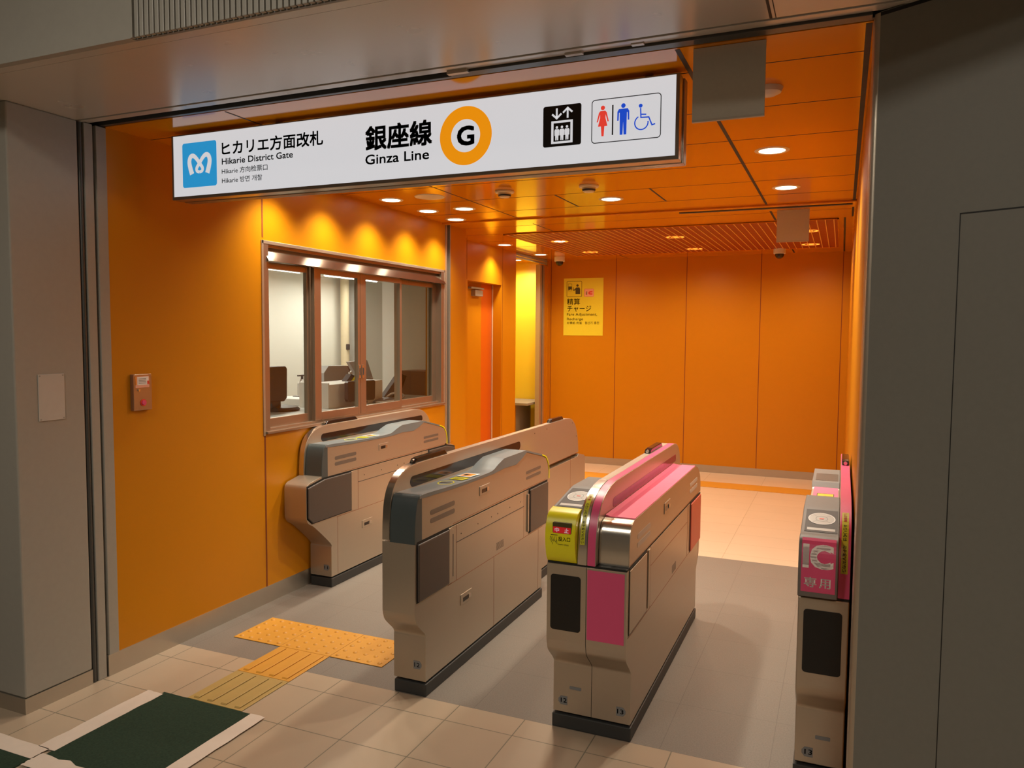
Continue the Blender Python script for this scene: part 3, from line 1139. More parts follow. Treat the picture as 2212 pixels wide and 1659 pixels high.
def indicators(root, x, d, y0, y1, z0, z1, m='indicator', n=2):
    for i in range(n):
        h = (z1 - z0 - .014) / 2
        za = z0 + i * (h + .014)
        b = MB()
        b.px(pill(y0, y1, za, za + h), x - .0005 * d, x + .0008 * d, m)
        b.build('indicator_window', root)


def vent(root, x, d, y, z):
    b = MB()
    for i in range(6):
        for k in range(2):
            b.box(x, x + .0008 * d, y + k * .05, y + k * .05 + .044, z + i * .0068, z + i * .0068 + .0026, 'flap_brown')
    b.build('vent', root)


def screws(root, x, d, spots):
    for y, z in spots:
        b = MB()
        b.cyl((x - .0005 * d, y, z), .0035, .0015 * d, 'slot_dark', 'x', 10)
        b.build('screw', root)


def number_plate(root, y, x0, x1, z0, z1, s, point):
    """Small grey arrow-ended plate with the lane number on a front face."""
    f = fy(y - .0012)
    h = (z1 - z0) / 2
    e = .010
    if point < 0:
        pts = [(x0 + e, z0), (x1, z0), (x1, z1), (x0 + e, z1), (x0, z0 + h + .006), (x0, z0 + h - .006)]
    else:
        pts = [(x0, z0), (x1 - e, z0), (x1, z0 + h - .006), (x1, z0 + h + .006), (x1 - e, z1), (x0, z1)]
    b = MB()
    b.prism(pts, lambda a, c: (a, y + .0005, c), lambda a, c: (a, y - .0010, c), 'grey_ink')
    o = b.build('number_plate', root)
    t = MB()
    a0 = x0 + (e if point < 0 else .004)
    t.text(s, a0, z0 + .009, a0 + (x1 - x0) * .68, z1 - .008, f, 'ink', .02)
    t.build('number', o)


def sensor(root, x, y0, y1, z):
    b = MB()
    b.px([(y0, z), (y0 + .02, z + .020), (y0 + .05, z + .024), (y1 - .03, z + .024), (y1, z)], x - .016, x + .016, 'slot_dark')
    sc_ = b.build('sensor_cover', root, bevel=.004)
    b = MB()
    b.cyl((x, y0 + .012, z + .011), .008, -.012, 'steel_polished', 'y', 14)
    b.build('sensor_lens', sc_)


def closed_gate(root, face, c, hb, hs, board, knee, board_span, hu):
    """Cabinet with the charcoal end cap and the stepped blue-grey cover; the lane lies to +x."""
    d = 1
    w0, wb = face - .125, face - .161           # guide board lies between wb and w0
    s = c - 3.605                               # shift of the upper body along the lane
    b = MB()
    b.px(lower_profile(c, hb, hs, knee), wb, face, 'steel', True)
    x = face
    strip(b, x, d, c - hs + .30, .437, c + hs - .08 if knee == 'short' else c + hb, .437)
    strip(b, x, d, c - .419, .619, c + .419, .619, .0020, 'dark_rubber')
    strip(b, x, d, c - .419, .437, c - .419, .705)
    strip(b, x, d, c + .419, .437, c + .419, .705)
    strip(b, x, d, c + .01 if knee == 'short' else c - .645, .068, c + .01 if knee == 'short' else c - .645, .437)
    if knee == 'short':
        strip(b, x, d, c + .650, .068, c + .650, .437)
    b.build('lower_cabinet', root, bevel=.003)
    b = MB()
    b.box(wb + .004, face + .004, c - hb - .004, c + hb + .004, 0, .056, 'dark_rubber')
    b.build('plinth', root, bevel=.004)
    # upper body
    up = [(2.862, .709), (2.862, .892), (2.90, .889), (3.15, .880), (3.35, .877), (3.60, .875), (3.737, .883), (3.90, .877), (3.983, .898), (4.055, .925), (4.305, .868), (4.375, .845), (4.412, .800), (4.424, .755), (4.424, .709)]
    b = MB()
    b.px([(y + s, z) for y, z in up], w0, face, 'steel', False)
    strip(b, x, d, c - hs + .35, .716, c + hs - .03, .716, .0010)
    b.build('upper_cabinet', root, bevel=.0015)
    top = arc([(2.838, .905), (2.90, .907), (3.10, .899), (3.30, .893), (3.50, .892), (3.590, .896), (3.66, .918), (3.73, .936), (3.76, .938)], 4) + [(4.045, .938), (4.075, .932), (4.30, .880)]
    low = [(4.305, .869), (4.055, .926), (3.983, .899), (3.90, .878), (3.737, .884), (3.60, .876), (3.35, .878), (3.15, .881), (2.90, .890), (2.838, .893)]
    b = MB()
    b.px([(y + s, z) for y, z in top + low], w0, face + .003, 'cover_grey', True)
    b.build('top_cover', root, sharp=24)
    fr = arc([(2.800, .700), (2.802, .78), (2.812, .85), (2.826, .892), (2.845, .909)], 5)
    b = MB()
    b.px([(y + s, z) for y, z in fr + [(2.862, .909), (2.862, .700)]], w0 + .002, face + .001, 'charcoal', True)
    b.build('front_cap', root, bevel=.002)
    line = arc([(4.305, .872), (4.375, .849), (4.414, .803), (4.427, .755), (4.427, .712)], 4)
    b = MB()
    b.band([(y + s, z) for y, z in line], w0 + .002, face + .002, .007, 'yellow')
    b.build('edge_guard', root)
    # stickers on the cover
    z = .8965
    f = fz(z + .0012)
    b = MB()
    cx = face - .058
    b.ring(cx, 3.19 + s, .033, .037, f, 'yellow', 40, 1.35)
    b.poly([(cx - .030, 3.183 + s), (cx + .026, 3.188 + s), (cx + .026, 3.198 + s), (cx - .030, 3.193 + s)], f, 'ink')
    b.build('ring_sticker', root)
    b = MB()
    b.poly([(face - .093, 3.285 + s), (face - .020, 3.285 + s), (face - .012, 3.352 + s), (face - .088, 3.352 + s)], fz(.8962), 'yellow_film')
    for i in range(2):
        b.poly([(face - .080, 3.305 + i * .018 + s), (face - .03, 3.305 + i * .018 + s), (face - .03, 3.311 + i * .018 + s), (face - .080, 3.311 + i * .018 + s)], fz(.8968), 'poster_ink')
    b.build('yellow_sticker', root)
    b = MB()
    b.poly([(face - .096, 3.375 + s), (face - .022, 3.375 + s), (face - .012, 3.470 + s), (face - .086, 3.470 + s)], fz(.8957), 'white_ink')
    b.poly([(face - .088, 3.388 + s), (face - .030, 3.388 + s), (face - .024, 3.455 + s), (face - .082, 3.455 + s)], fz(.8962), 'orange_ink')
    b.poly([(face - .080, 3.40 + s), (face - .060, 3.40 + s), (face - .050, 3.44 + s), (face - .074, 3.44 + s)], fz(.8967), 'ink')
    b.build('notice_sticker', root)
    # lane-side details
    indicators(root, x, d, 2.935 + s, 3.168 + s, .764, .824)
    indicators(root, x, d, 4.055 + s, 4.285 + s, .765, .815)
    lock(root, x, d, 3.435 + s, 3.555 + s, .792, .838)
    lock(root, x, d, c - .375, c - .255, .300, .352)
    # guide board
    y0, y1 = board_span
    t = y0 - 2.800
    fr2 = [(y + t, z) for y, z in BOARD_FRONT]
    e = y1 - 5.39
    rear = arc([(5.10, 1.010), (5.20, 1.000), (5.27, .972), (5.33, .920), (5.37, .84), (5.388, .735)], 5)
    b = MB()
    b.px(fr2 + [(y + e, z) for y, z in rear], wb, w0, 'steel', False)
    b.build('guide_board', root, bevel=.003)
    edge = fr2 + [(y + e, z) for y, z in rear]
    b = MB()
    b.band(fr2, wb + .001, w0 - .001, .001, 'steel_polished')
    b.build('board_edge', root)
    b = MB()
    b.px(pill(2.975 + t, 4.265 + t, .906, .956), w0 - .0005, w0 + .0010, 'slot_dark')
    b.build('handrail_slot', root)
    return x, d, s, wb, w0


# gate beside the left wall
g1 = thing('ticket_gate', (-2.985, 4.647, 0), 'stainless ticket gate standing against the orange wall below the office window', 'ticket gate')
F1 = -2.905
closed_gate(g1, F1, 4.647, .712, .955, None, 'long', (3.83, 5.46), .82)
flap(g1, F1, 1, [(3.700, .490), (3.745, .452), (4.138, .452), (4.138, .700), (3.865, .700), (3.700, .672)])
b = MB()
b.px([(4.147, .446), (4.190, .446), (4.190, .690), (4.165, .700), (4.147, .700)], F1, F1 + .006, 'steel')
b.build('hinge_bar', g1, bevel=.002)
flap(g1, F1, 1, [(5.17, .455), (5.55, .455), (5.595, .490), (5.595, .672), (5.45, .700), (5.17, .700)])
screws(g1, F1, 1, [(4.30, .655), (4.51, .655), (4.72, .655), (4.81, .655)])
sensor(g1, -3.048, 4.06, 4.42, 1.009)
number_plate(g1, 3.933, -2.962, -2.922, .105, .140, '11', 1)

# middle gate: its front machine and the rear machine behind the same guide board
g2 = thing('ticket_gate', (-1.72, 3.6, 0), 'stainless ticket gate with charcoal end cap between the tactile tiles and the pink gate', 'ticket gate')
F2 = -1.640
closed_gate(g2, F2, 3.605, .712, .805, None, 'short', (2.800, 5.39), .805)
flap(g2, F2, 1, [(2.818, .449), (3.098, .449), (3.098, .700), (2.818, .700)])
b = MB()
b.px([(3.105, .444), (3.150, .444), (3.150, .690), (3.125, .702), (3.105, .702)], F2, F2 + .006, 'steel')
b.build('hinge_bar', g2, bevel=.002)
b = MB()
b.box(F2 + .006, F2 + .0068, 3.140, 3.144, .47, .67, 'dark_rubber')
b.build('hinge_joint', g2)
flap(g2, F2, 1, [(4.100, .449), (4.392, .449), (4.392, .700), (4.100, .700)])
b = MB()
b.box(F2, F2 + .008, 4.070, 4.088, .46, .68, 'steel')
b.build('hinge_bar', g2, bevel=.002)
screws(g2, F2, 1, [(3.235, .650), (3.42, .655), (3.58, .655), (3.66, .655), (3.82, .655), (3.97, .655)])
vent(g2, F2, 1, 3.645, .462)
sensor(g2, -1.783, 3.02, 3.34, 1.009)
sensor(g2, -1.783, 4.80, 5.06, 1.009)
number_plate(g2, 2.893, -1.700, -1.660, .118, .155, '12', 1)
b = MB()
F2B = -1.765
b.px(lower_profile(4.62, .712, .93, 'long'), -1.925, F2B, 'steel', True)
strip(b, F2B, 1, 4.43, .732, 5.37, .732)
strip(b, F2B, 1, 5.21, .07, 5.21, .729)
b.build('rear_lower_cabinet', g2, bevel=.004)
b = MB()
b.px([(3.86, .73), (3.86, .89), (4.50, .88), (4.70, .937), (5.05, .937), (5.30, .88), (5.40, .83), (5.44, .73)], -1.925, -1.8012, 'steel')
b.build('rear_upper_cabinet', g2, bevel=.004)
b = MB()
b.box(-1.929, F2B + .004, 4.62 - .716, 4.62 + .716, 0, .056, 'dark_rubber')
b.build('rear_plinth', g2, bevel=.004)
screws(g2, F2B, 1, [(4.50, .975), (4.72, .978), (5.24, .965), (5.33, .86)])

# third gate: two machines back to back, yellow ticket entry on the left, pink on the right
g3 = thing('ticket_gate', (-.88, 3.62, 0), 'double ticket gate with a yellow ticket entry and a pink topped half', 'ticket gate')
XA3, XB3, XM = -1.040, -.720, -.8785
C3 = 3.620
b = MB()
b.px(lower_profile(C3, .730, .820, 'short'), XA3, XB3, 'steel', True)
strip(b, XB3, 1, 2.83, .437, 4.42, .437)
strip(b, XB3, 1, 3.20, .619, 4.045, .619)
strip(b, XB3, 1, 3.20, .437, 3.20, .705, .0016)
strip(b, XB3, 1, 3.137, .437, 3.137, .700, .001)
strip(b, XB3, 1, 4.05, .437, 4.05, .705)
strip(b, XB3, 1, 4.40, .33, 4.40, .437, .001)
b.build('lower_cabinet', g3, bevel=.004)
b = MB()
fl3 = [(y, z) for y, z in lower_profile(C3, .730, .820, 'short') if y < C3][:26]
fl3 = sorted(fl3, key=lambda p: p[1])
b.band(fl3[::-1][::-1], XM - .0010, XM + .0010, .0006, 'black')
b.build('centre_joint', g3)
b = MB()
b.box(XA3 - .004, XB3 + .004, C3 - .735, C3 + .735, 0, .056, 'dark_rubber')
b.build('plinth', g3, bevel=.004)
b = MB()
b.box(XA3, XB3, 2.806, 2.85, .703, .711, 'black')
b.build('collar', g3)
YF = 2.80
b = MB()
b.prism(rrect_pts(-1.024, .441, -.901, .662, .012), lambda a, c: (a, YF + .001, c), lambda a, c: (a, YF - .0015, c), 'black_panel')
b.build('display_panel', g3)
b = MB()
b.prism([(-.874, .420), (-.727, .420), (-.727, .695), (-.874, .695)], lambda a, c: (a, YF + .001, c), lambda a, c: (a, YF - .0015, c), 'pink')
b.build('front_film', g3)['label'] = 'magenta film on the front'
b = MB()
b.prism(rrect_pts(-.971, .166, -.922, .178, .003), lambda a, c: (a, 2.891, c), lambda a, c: (a, 2.888, c), 'grey_ink')
b.build('card_slit', g3)
number_plate(g3, 2.890, -1.018, -.980, .096, .132, '12', -1)
number_plate(g3, 2.890, -.776, -.738, .096, .132, '13', 1)
# left half: ticket entry, reader pad
b = MB()
b.px([(2.86, .711), (2.86, .90), (3.10, .94), (3.33, .94), (3.42, .880), (4.00, .872), (4.05, .90), (4.34, .895), (4.42, .84), (4.44, .711)], XA3, -.9155, 'steel')
b.build('reader_cabinet', g3, bevel=.003)
b = MB()
pad = [(2.86, .912), (3.09, .953), (3.11, .955), (3.33, .955), (3.42, .884), (3.40, .875), (3.32, .938), (3.10, .938), (2.86, .895)]
b.px(pad, XA3 - .002, -.9155, 'reader_grey')
b.build('reader_housing', g3, bevel=.003)


def pad_map(y):       # surface height of the sloping reader pad
    return .912 + (y - 2.86) * (.953 - .912) / (3.09 - 2.86)


def fpad(h):
    return lambda u, v: (u, v, pad_map(v) + h)


def reader_pad(root, x0, x1):
    b = MB()
    b.prism([(x0 + .010, 2.872), (x1 - .006, 2.872), (x1 - .006, 3.075), (x0 + .010, 3.075)], fpad(-.004), fpad(.0012), 'pad_brown')
    rp = b.build('reader_pad', root)
    xc = (x0 + x1) / 2 + .002
    b = MB()
    b.ring(xc, 2.990, 0, .046, fpad(.0018), 'pale_grey', 48, 1.15)
    b.ring(xc, 2.990, .0425, .046, fpad(.0022), 'white_ink', 48, 1.15)
    b.ring(xc, 2.990, .019, .021, fpad(.0022), 'grey_ink', 40, 1.15)
    for a in range(4):
        t = PI / 4 + a * PI / 2
        b.stroke([(xc + .022 * math.cos(t), 2.990 + .025 * math.sin(t)), (xc + .042 * math.cos(t), 2.990 + .048 * math.sin(t))], .0016, fpad(.0022), 'grey_ink')
    b.build('touch_mark', rp)
    b = MB()
    b.poly([(xc - .008, 2.985), (xc + .008, 2.985), (xc + .008, 2.995), (xc - .008, 2.995)], fpad(.0026), 'red_ink')
    b.build('touch_logo', rp)
    b = MB()
    b.poly([(x0 + .018, 2.885), (x1 - .014, 2.885), (x1 - .014, 2.906), (x0 + .018, 2.906)], fpad(.0018), 'pale_grey')
    b.build('touch_lettering', rp)


reader_pad(g3, XA3, -.9155)
ent = arc([(2.806, .712), (2.790, .735), (2.778, .78), (2.776, .83), (2.786, .872), (2.808, .902), (2.845, .914), (2.862, .916)], 5)
b = MB()
b.px(ent + [(2.862, .712)], XA3 - .001, -.9185, 'yellow', True)
en = b.build('ticket_entry', g3, bevel=.004, sharp=60)
en['label'] = 'bright yellow ticket entry'
fe, _ = along(ent)


def fent(off):
    """Wraps (x, z) onto the entry's curved front."""
    def f(u, v):
        best = None
        for (y0, z0), (y1, z1) in zip(ent, ent[1:]):
            if z0 <= v <= z1:
                best = y0 + (y1 - y0) * (v - z0) / max(1e-9, z1 - z0)
                break
        if best is None:
            best = ent[-1][0]
        return (u, best - off, v)
    return f


def flat_y(y):
    return lambda u, v: (u, y, v)


b = MB()
b.prism(rrect_pts(-1.010, .832, -.934, .874, .004), flat_y(2.79), flat_y(2.7755), 'poster_ink')
b.build('screen_recess', en)
b = MB()
b.poly([(-1.008, .833), (-.936, .833), (-.936, .857), (-1.008, .857)], flat_y(2.7748), 'red_screen')
b.build('screen', en)
b = MB()
b.text('中', -1.001, .836, -.983, .854, flat_y(2.7743), 'white_glow', .02)
b.text('止', -.962, .836, -.944, .854, flat_y(2.7743), 'white_glow', .02)
b.build('screen_lettering', en)
b = MB()
f = flat_y(2.7748)
b.text('投入口', -.986, .802, -.938, .820, f, 'ink', .015)
b.text('insert ticket', -.988, .786, -.944, .793, f, 'poster_ink')
b.stroke([(-1.017, .824), (-.989, .824)], .0022, f, 'ink')
for dx in (0, .007, .014):
    b.stroke([(-1.016 + dx, .818), (-1.012 + dx, .800 - dx * .3), (-1.006 + dx, .806)], .0013, f, 'ink')
b.stroke([(-1.019, .818), (-1.020, .806), (-1.011, .793), (-1.010, .786)], .0013, f, 'ink')
b.stroke([(-.996, .819), (-.992, .806), (-.992, .790)], .0013, f, 'ink')
b.build('entry_lettering', en)
# centre boards: steel on the left, pink-edged on the right
B3 = arc([(2.802, .711), (2.806, .80), (2.824, .87), (2.862, .928), (2.915, .962), (2.99, .985), (3.08, .996)], 5)
B3R = arc([(4.28, .996), (4.36, .982), (4.42, .945), (4.455, .885), (4.465, .80), (4.466, .711)], 5)
for nm, x0, x1 in (('guide_board', -.9155, -.8785), ('guide_board', -.8780, -.8420)):
    b = MB()
    b.px(B3 + B3R, x0, x1, 'steel')
    b.build(nm, g3, bevel=.002)
full3 = B3 + B3R
b = MB()
b.band(full3, -.8755, -.8450, .0012, 'pink')
b.build('pink_edge', g3)['label'] = 'pink film along the board edge'
b = MB()
b.band(B3, -.9150, -.8790, .0012, 'steel_polished')
b.build('board_edge', g3)
b = MB()
b.px(pill(3.03, 4.33, .893, .932), -.8425, -.8410, 'slot_pink_reflection')
b.build('handrail_slot', g3)


def wrap(line, s0):
    fa, _ = along(line)

    def mk(x0, off):
        def f(u, v):
            (y, z), (ny, nz) = fa(s0 + v)
            return (x0 + u, y + ny * off, z + nz * off)
        return f
    return mk


def warning_sticker(root, line, s0, s1, x0, x1, chars, off=.0018):
    mk = wrap(line, 0)
    f = mk(0, off)
    n = 14
    b = MB()
    for i in range(n):
        a, c = s0 + (s1 - s0) * i / n, s0 + (s1 - s0) * (i + 1) / n
        b.poly([(x0, a), (x1, a), (x1, c), (x0, c)], f, 'yellow_film')
    ws = b.build('warning_sticker', root)
    f2 = mk(0, off + .0006)
    b = MB()
    step = (s1 - s0 - .008) / len(chars)
    for i, ch in enumerate(chars):
        if ch == ' ':
            continue
        top = s1 - .004 - i * step
        xm = (x0 + x1) / 2
        w = min(step * .44, (x1 - x0) * .34)
        b.text(ch, xm - w, top - step * .88, xm + w, top - step * .06, f2, 'red_ink' if i < 4 else 'ink', .02)
    b.build('warning_lettering', ws)


warning_sticker(g3, B3, .078, .300, -.9075, -.8885, 'ご注意 かけこみは おやめください')
sensor(g3, -.897, 3.86, 4.16, .995)
# right half: steel body with pink top
b = MB()
upr = arc([(2.836, .712), (2.838, .77), (2.846, .83), (2.866, .866), (2.905, .880)], 5) + [(2.93, .881), (4.25, .881)] + arc([(4.27, .880), (4.35, .858), (4.41, .815), (4.438, .76), (4.444, .712)], 5)
b.px(upr, -.8405, XB3, 'steel', False)
strip(b, XB3, 1, 2.85, .716, 4.43, .716, .001)
b.build('upper_cabinet', g3, bevel=.002)
b = MB()
b.band(upr[:21], -.838, XB3 - .002, .0012, 'steel_polished')
b.build('rounded_front', g3, sharp=60)
b = MB()
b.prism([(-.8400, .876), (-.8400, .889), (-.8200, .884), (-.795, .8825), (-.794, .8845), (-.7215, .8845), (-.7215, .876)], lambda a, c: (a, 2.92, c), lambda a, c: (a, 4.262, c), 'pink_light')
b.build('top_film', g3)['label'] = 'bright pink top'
flap(g3, XB3, 1, [(2.842, .449), (3.118, .449), (3.118, .698), (2.842, .698)], 'steel', .004)
b = MB()
b.box(XB3, XB3 + .004, 3.150, 3.185, .45, .70, 'steel')
b.build('hinge_bar', g3, bevel=.002)
flap(g3, XB3, 1, [(4.128, .440), (4.425, .440), (4.425, .698), (4.128, .698)], 'flap_red', .008)
indicators(g3, XB3, 1, 2.962, 3.184, .756, .812, 'pale_grey')
indicators(g3, XB3, 1, 4.11, 4.33, .756, .812, 'pale_grey')
lock(g3, XB3, 1, 3.455, 3.578, .786, .836)
vent(g3, XB3, 1, 3.665, .452)

# right-hand gate, partly hidden by the grey corner
g4 = thing('ticket_gate', (-.03, 3.6, 0), 'narrow ticket gate with a large white IC on its pink front at far right', 'ticket gate')
XA4, XB4, XC4 = -.112, .0125, .0505
b = MB()
b.px(lower_profile(3.60, .712, .805, 'short'), XA4, XC4, 'steel', True)
b.build('lower_cabinet', g4, bevel=.004)
b = MB()
b.box(XA4 - .004, XC4 + .002, 2.884, 4.316, 0, .056, 'dark_rubber')
b.build('plinth', g4, bevel=.004)
b = MB()
b.box(XA4, XC4, 2.800, 2.85, .702, .711, 'black')
b.build('collar', g4)
b = MB()
b.prism(rrect_pts(-.093, .439, .030, .662, .012), flat_y(2.796), flat_y(2.7935), 'black_panel')
b.build('display_panel', g4)
b = MB()
b.prism(rrect_pts(-.044, .162, .006, .175, .003), flat_y(2.889), flat_y(2.886), 'grey_ink')
b.build('card_slit', g4)
number_plate(g4, 2.888, -.088, -.050, .090, .126, '13', -1)
b = MB()
b.px([(2.84, .711), (2.84, .90), (3.10, .94), (3.33, .94), (3.42, .874), (3.95, .868), (3.99, .885), (4.36, .885), (4.41, .84), (4.42, .711)], XA4, XB4 - .0005, 'steel')
b.build('reader_cabinet', g4, bevel=.003)
b = MB()
fr4 = arc([(2.770, .712), (2.764, .75), (2.760, .80), (2.764, .86), (2.782, .900), (2.812, .914), (2.86, .912)], 5)
b.px(fr4 + [(3.09, .953), (3.11, .955), (3.33, .955), (3.42, .884), (3.40, .875), (3.32, .938), (3.10, .938), (2.86, .895), (2.86, .712)], XA4 - .002, XB4 - .0005, 'reader_grey', True)
b.build('reader_housing', g4, bevel=.003, sharp=24)
reader_pad(g4, XA4, XB4)
f4, L4 = along(fr4)
mk4 = wrap(fr4, 0)
b = MB()
n = 14
s0, s1 = .020, .212
for i in range(n):
    a, c = s0 + (s1 - s0) * i / n, s0 + (s1 - s0) * (i + 1) / n
    b.poly([(-.104, a), (.004, a), (.004, c), (-.104, c)], mk4(0, .0008), 'pink')
ff = b.build('front_film', g4)
ff['label'] = 'pink film on the front'
f = mk4(0, .0016)
b = MB()
b.wrapped_text('IC', -.100, .104, -.003, .186, f, 'white_ink', .065)
b.build('large_lettering', ff)
b = MB()
b.text('専', -.094, .038, -.054, .074, f, 'white_ink', .02)
b.text('用', -.046, .038, -.010, .072, f, 'white_ink', .02)
b.build('small_lettering', ff)
b = MB()
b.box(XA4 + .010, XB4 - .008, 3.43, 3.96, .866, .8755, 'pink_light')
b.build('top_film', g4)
b = MB()
b.poly([(-.085, 3.60), (-.012, 3.60), (-.012, 3.80), (-.085, 3.80)], fz(.8764), 'ink')
b.poly([(-.082, 3.61), (-.015, 3.61), (-.015, 3.79), (-.082, 3.79)], fz(.8768), 'yellow_film')
b.text('IC専用', -.078, 3.66, -.019, 3.74, fz(.8773), 'red_ink', .02)
b.build('notice_sticker', g4)
b = MB()
b.px([(3.96, .872), (3.99, .8985), (4.37, .8985), (4.40, .872)], XA4 - .001, XB4 - .001, 'reader_grey')
b.build('exit_cover', g4, bevel=.003)
b = MB()
b.box(-.098, .003, 4.02, 4.22, .8980, .8995, 'flap_brown')
b.build('exit_window', g4)
b = MB()
b.px(B3 + B3R, XB4, XC4, 'steel')
b.build('guide_board', g4, bevel=.002)
b = MB()
b.band(B3 + B3R, XB4 + .001, XC4 - .001, .0012, 'pink')
b.build('pink_edge', g4)['label'] = 'pink film along the board edge'
warning_sticker(g4, B3, .085, .330, .0195, .0415, 'ご注意！ かけこみは おやめください', .002)
sensor(g4, .032, 3.90, 4.16, .996)

# ================================================================== overhead sign
SY = 2.710
sg = thing('hanging_sign', (-1.705, SY + .05, 2.205), 'long backlit white station sign hanging over the gates', 'sign')
b = MB()
b.box(-2.872, -.540, SY + .004, SY + .055, 2.206, 2.497, 'sign_case')
for i in range(4):
    b.box(-2.866, -.534, SY + .062 + i * .012, SY + .070 + i * .012, 2.203, 2.497, 'sign_case')
b.box(-2.868, -.544, SY + .055, SY + .108, 2.209, 2.494, 'sign_case')
b.build('case', sg, bevel=.002)
b = MB()
for x0, x1, z0, z1 in ((-2.872, -.540, 2.206, 2.219), (-2.872, -.540, 2.493, 2.497), (-2.872, -2.864, 2.219, 2.493), (-.552, -.540, 2.219, 2.493)):
    b.box(x0, x1, SY - .003, SY + .004, z0, z1, 'sign_frame')
b.build('frame', sg)
b = MB()
b.box(-2.864, -.552, SY, SY + .004, 2.219, 2.493, 'sign_white')
b.build('face', sg)['label'] = 'backlit white face'
for x in (-2.3, -.66):
    b = MB()
    b.box(x - .012, x + .012, SY + .045, SY + .069, 2.496, ZC, 'dark_grey_metal')
    b.build('hanger', sg)
f = fy(SY - .0010)
f2 = fy(SY - .0016)
b = MB()
b.rrect(-2.809, 2.257, -2.606, 2.457, .012, f, 'sign_blue')
lg = b.build('emblem_square', sg)
b = MB()
left = arc([(-2.752, 2.316), (-2.762, 2.345), (-2.767, 2.372), (-2.760, 2.393), (-2.744, 2.398), (-2.726, 2.386), (-2.706, 2.362), (-2.690, 2.342), (-2.692, 2.328), (-2.7065, 2.323)], 6)
nl = len(left)
tp = [1.15 - .55 * i / (nl - 1) for i in range(nl)]
b.stroke(left, .022, f2, 'sign_white', taper=tp)
b.stroke([(-2.7065 * 2 - u, v) for u, v in left], .022, fy(SY - .0019), 'sign_white', taper=tp)
b.build('emblem', lg)


def sign_text(name, s, u0, v0, u1, v1, bold=.0, m='sign_ink', ff=None):
    b = MB()
    b.text(s, u0, v0, u1, v1, ff or f, m, bold)
    b.build(name, sg)


sign_text('gate_lettering', 'ヒカリエ方面改札', -2.575, 2.384, -2.026, 2.446, .024)
sign_text('english_lettering', 'Hikarie District Gate', -2.576, 2.345, -2.183, 2.373, .022)
sign_text('chinese_lettering', 'Hikarie 方向检票口', -2.577, 2.303, -2.320, 2.329, .010)
sign_text('korean_lettering', 'Hikarie 방면 개찰', -2.577, 2.262, -2.350, 2.288, .010)
sign_text('line_lettering', '銀座線', -1.817, 2.339, -1.506, 2.440, .030)
sign_text('line_english_lettering', 'Ginza Line', -1.817, 2.285, -1.520, 2.325, .024)
b = MB()
b.ring(-1.3600, 2.3605, .0625, .1115, f, 'sign_orange', 96)
b.build('line_ring', sg)
sign_text('line_letter', 'G', -1.397, 2.323, -1.322, 2.398, .045)
# lift pictogram
b = MB()
b.rrect(-1.040, 2.287, -.893, 2.434, .008, f, 'sign_ink')
lp = b.build('lift_panel', sg)
b = MB()
W = 'sign_white'
for x0, x1, z0, z1 in ((-1.008, -.999, 2.297, 2.379), (-.934, -.925, 2.297, 2.379), (-.999, -.934, 2.297, 2.305), (-.999, -.934, 2.371, 2.379)):
    b.poly([(x0, z0), (x1, z0), (x1, z1), (x0, z1)], f2, W)
for cx, up in ((-.987, False), (-.945, True)):
    sgn = 1 if up else -1
    tip = 2.425 if up else 2.385
    tail = 2.386 if up else 2.424
    b.stroke([(cx, tail), (cx, tip - sgn * .006)], .007, f2, W)
    b.stroke([(cx - .018, tip - sgn * .019), (cx, tip - sgn * .003), (cx + .018, tip - sgn * .019)], .007, f2, W)
for cx in (-.986, -.9665, -.947):
    b.ring(cx, 2.3555, 0, .0048, f2, W, 20)
    b.poly([(cx - .0095, 2.344), (cx - .007, 2.349), (cx + .007, 2.349), (cx + .0095, 2.344), (cx + .0090, 2.326), (cx + .0062, 2.326), (cx + .0058, 2.309), (cx + .001, 2.309), (cx, 2.322), (cx - .001, 2.309), (cx - .0058, 2.309), (cx - .0062, 2.326), (cx - .0090, 2.326)], f2, W)
b.build('lift_pictogram', lp)
# toilet pictograms
b = MB()
b.stroke(rrect_pts(-.853, 2.286, -.604, 2.437, .012), .003, f, 'sign_ink', True)
b.poly([(-.7785, 2.309), (-.7735, 2.309), (-.7735, 2.414), (-.7785, 2.414)], f, 'sign_ink')
tf = b.build('toilet_frame', sg)
b = MB()
cx = -.8125
b.ring(cx, 2.4075, 0, .0078, f, 'sign_red', 24)
b.poly([(cx - .004, 2.308), (cx + .004, 2.308), (cx + .0065, 2.343), (cx + .0175, 2.343), (cx + .010, 2.372), (cx + .0105, 2.384), (cx + .018, 2.358), (cx + .0225, 2.359), (cx + .0145, 2.391), (cx + .009, 2.397), (cx - .009, 2.397), (cx - .0145, 2.391), (cx - .0225, 2.359), (cx - .018, 2.358), (cx - .0105, 2.384), (cx - .010, 2.372), (cx - .0175, 2.343), (cx - .0065, 2.343)], f, 'sign_red')
b.build('woman_pictogram', tf)
b = MB()
cx = -.7375
b.ring(cx, 2.4075, 0, .0080, f, 'sign_royal', 24)
b.poly([(cx - .0120, 2.307), (cx - .002, 2.307), (cx, 2.352), (cx + .002, 2.307), (cx + .0120, 2.307), (cx + .0130, 2.384), (cx + .0155, 2.384), (cx + .0165, 2.357), (cx + .0220, 2.357), (cx + .0215, 2.388), (cx + .016, 2.397), (cx - .016, 2.397), (cx - .0215, 2.388), (cx - .0220, 2.357), (cx - .0165, 2.357), (cx - .0155, 2.384), (cx - .0130, 2.384)], f, 'sign_royal')
b.build('man_pictogram', tf)
b = MB()
b.ring(-.6755, 2.4005, 0, .0068, f, 'sign_royal', 24)
b.stroke([(-.6755, 2.393), (-.674, 2.360), (-.646, 2.359), (-.6345, 2.331), (-.623, 2.334)], .0045, f, 'sign_royal')
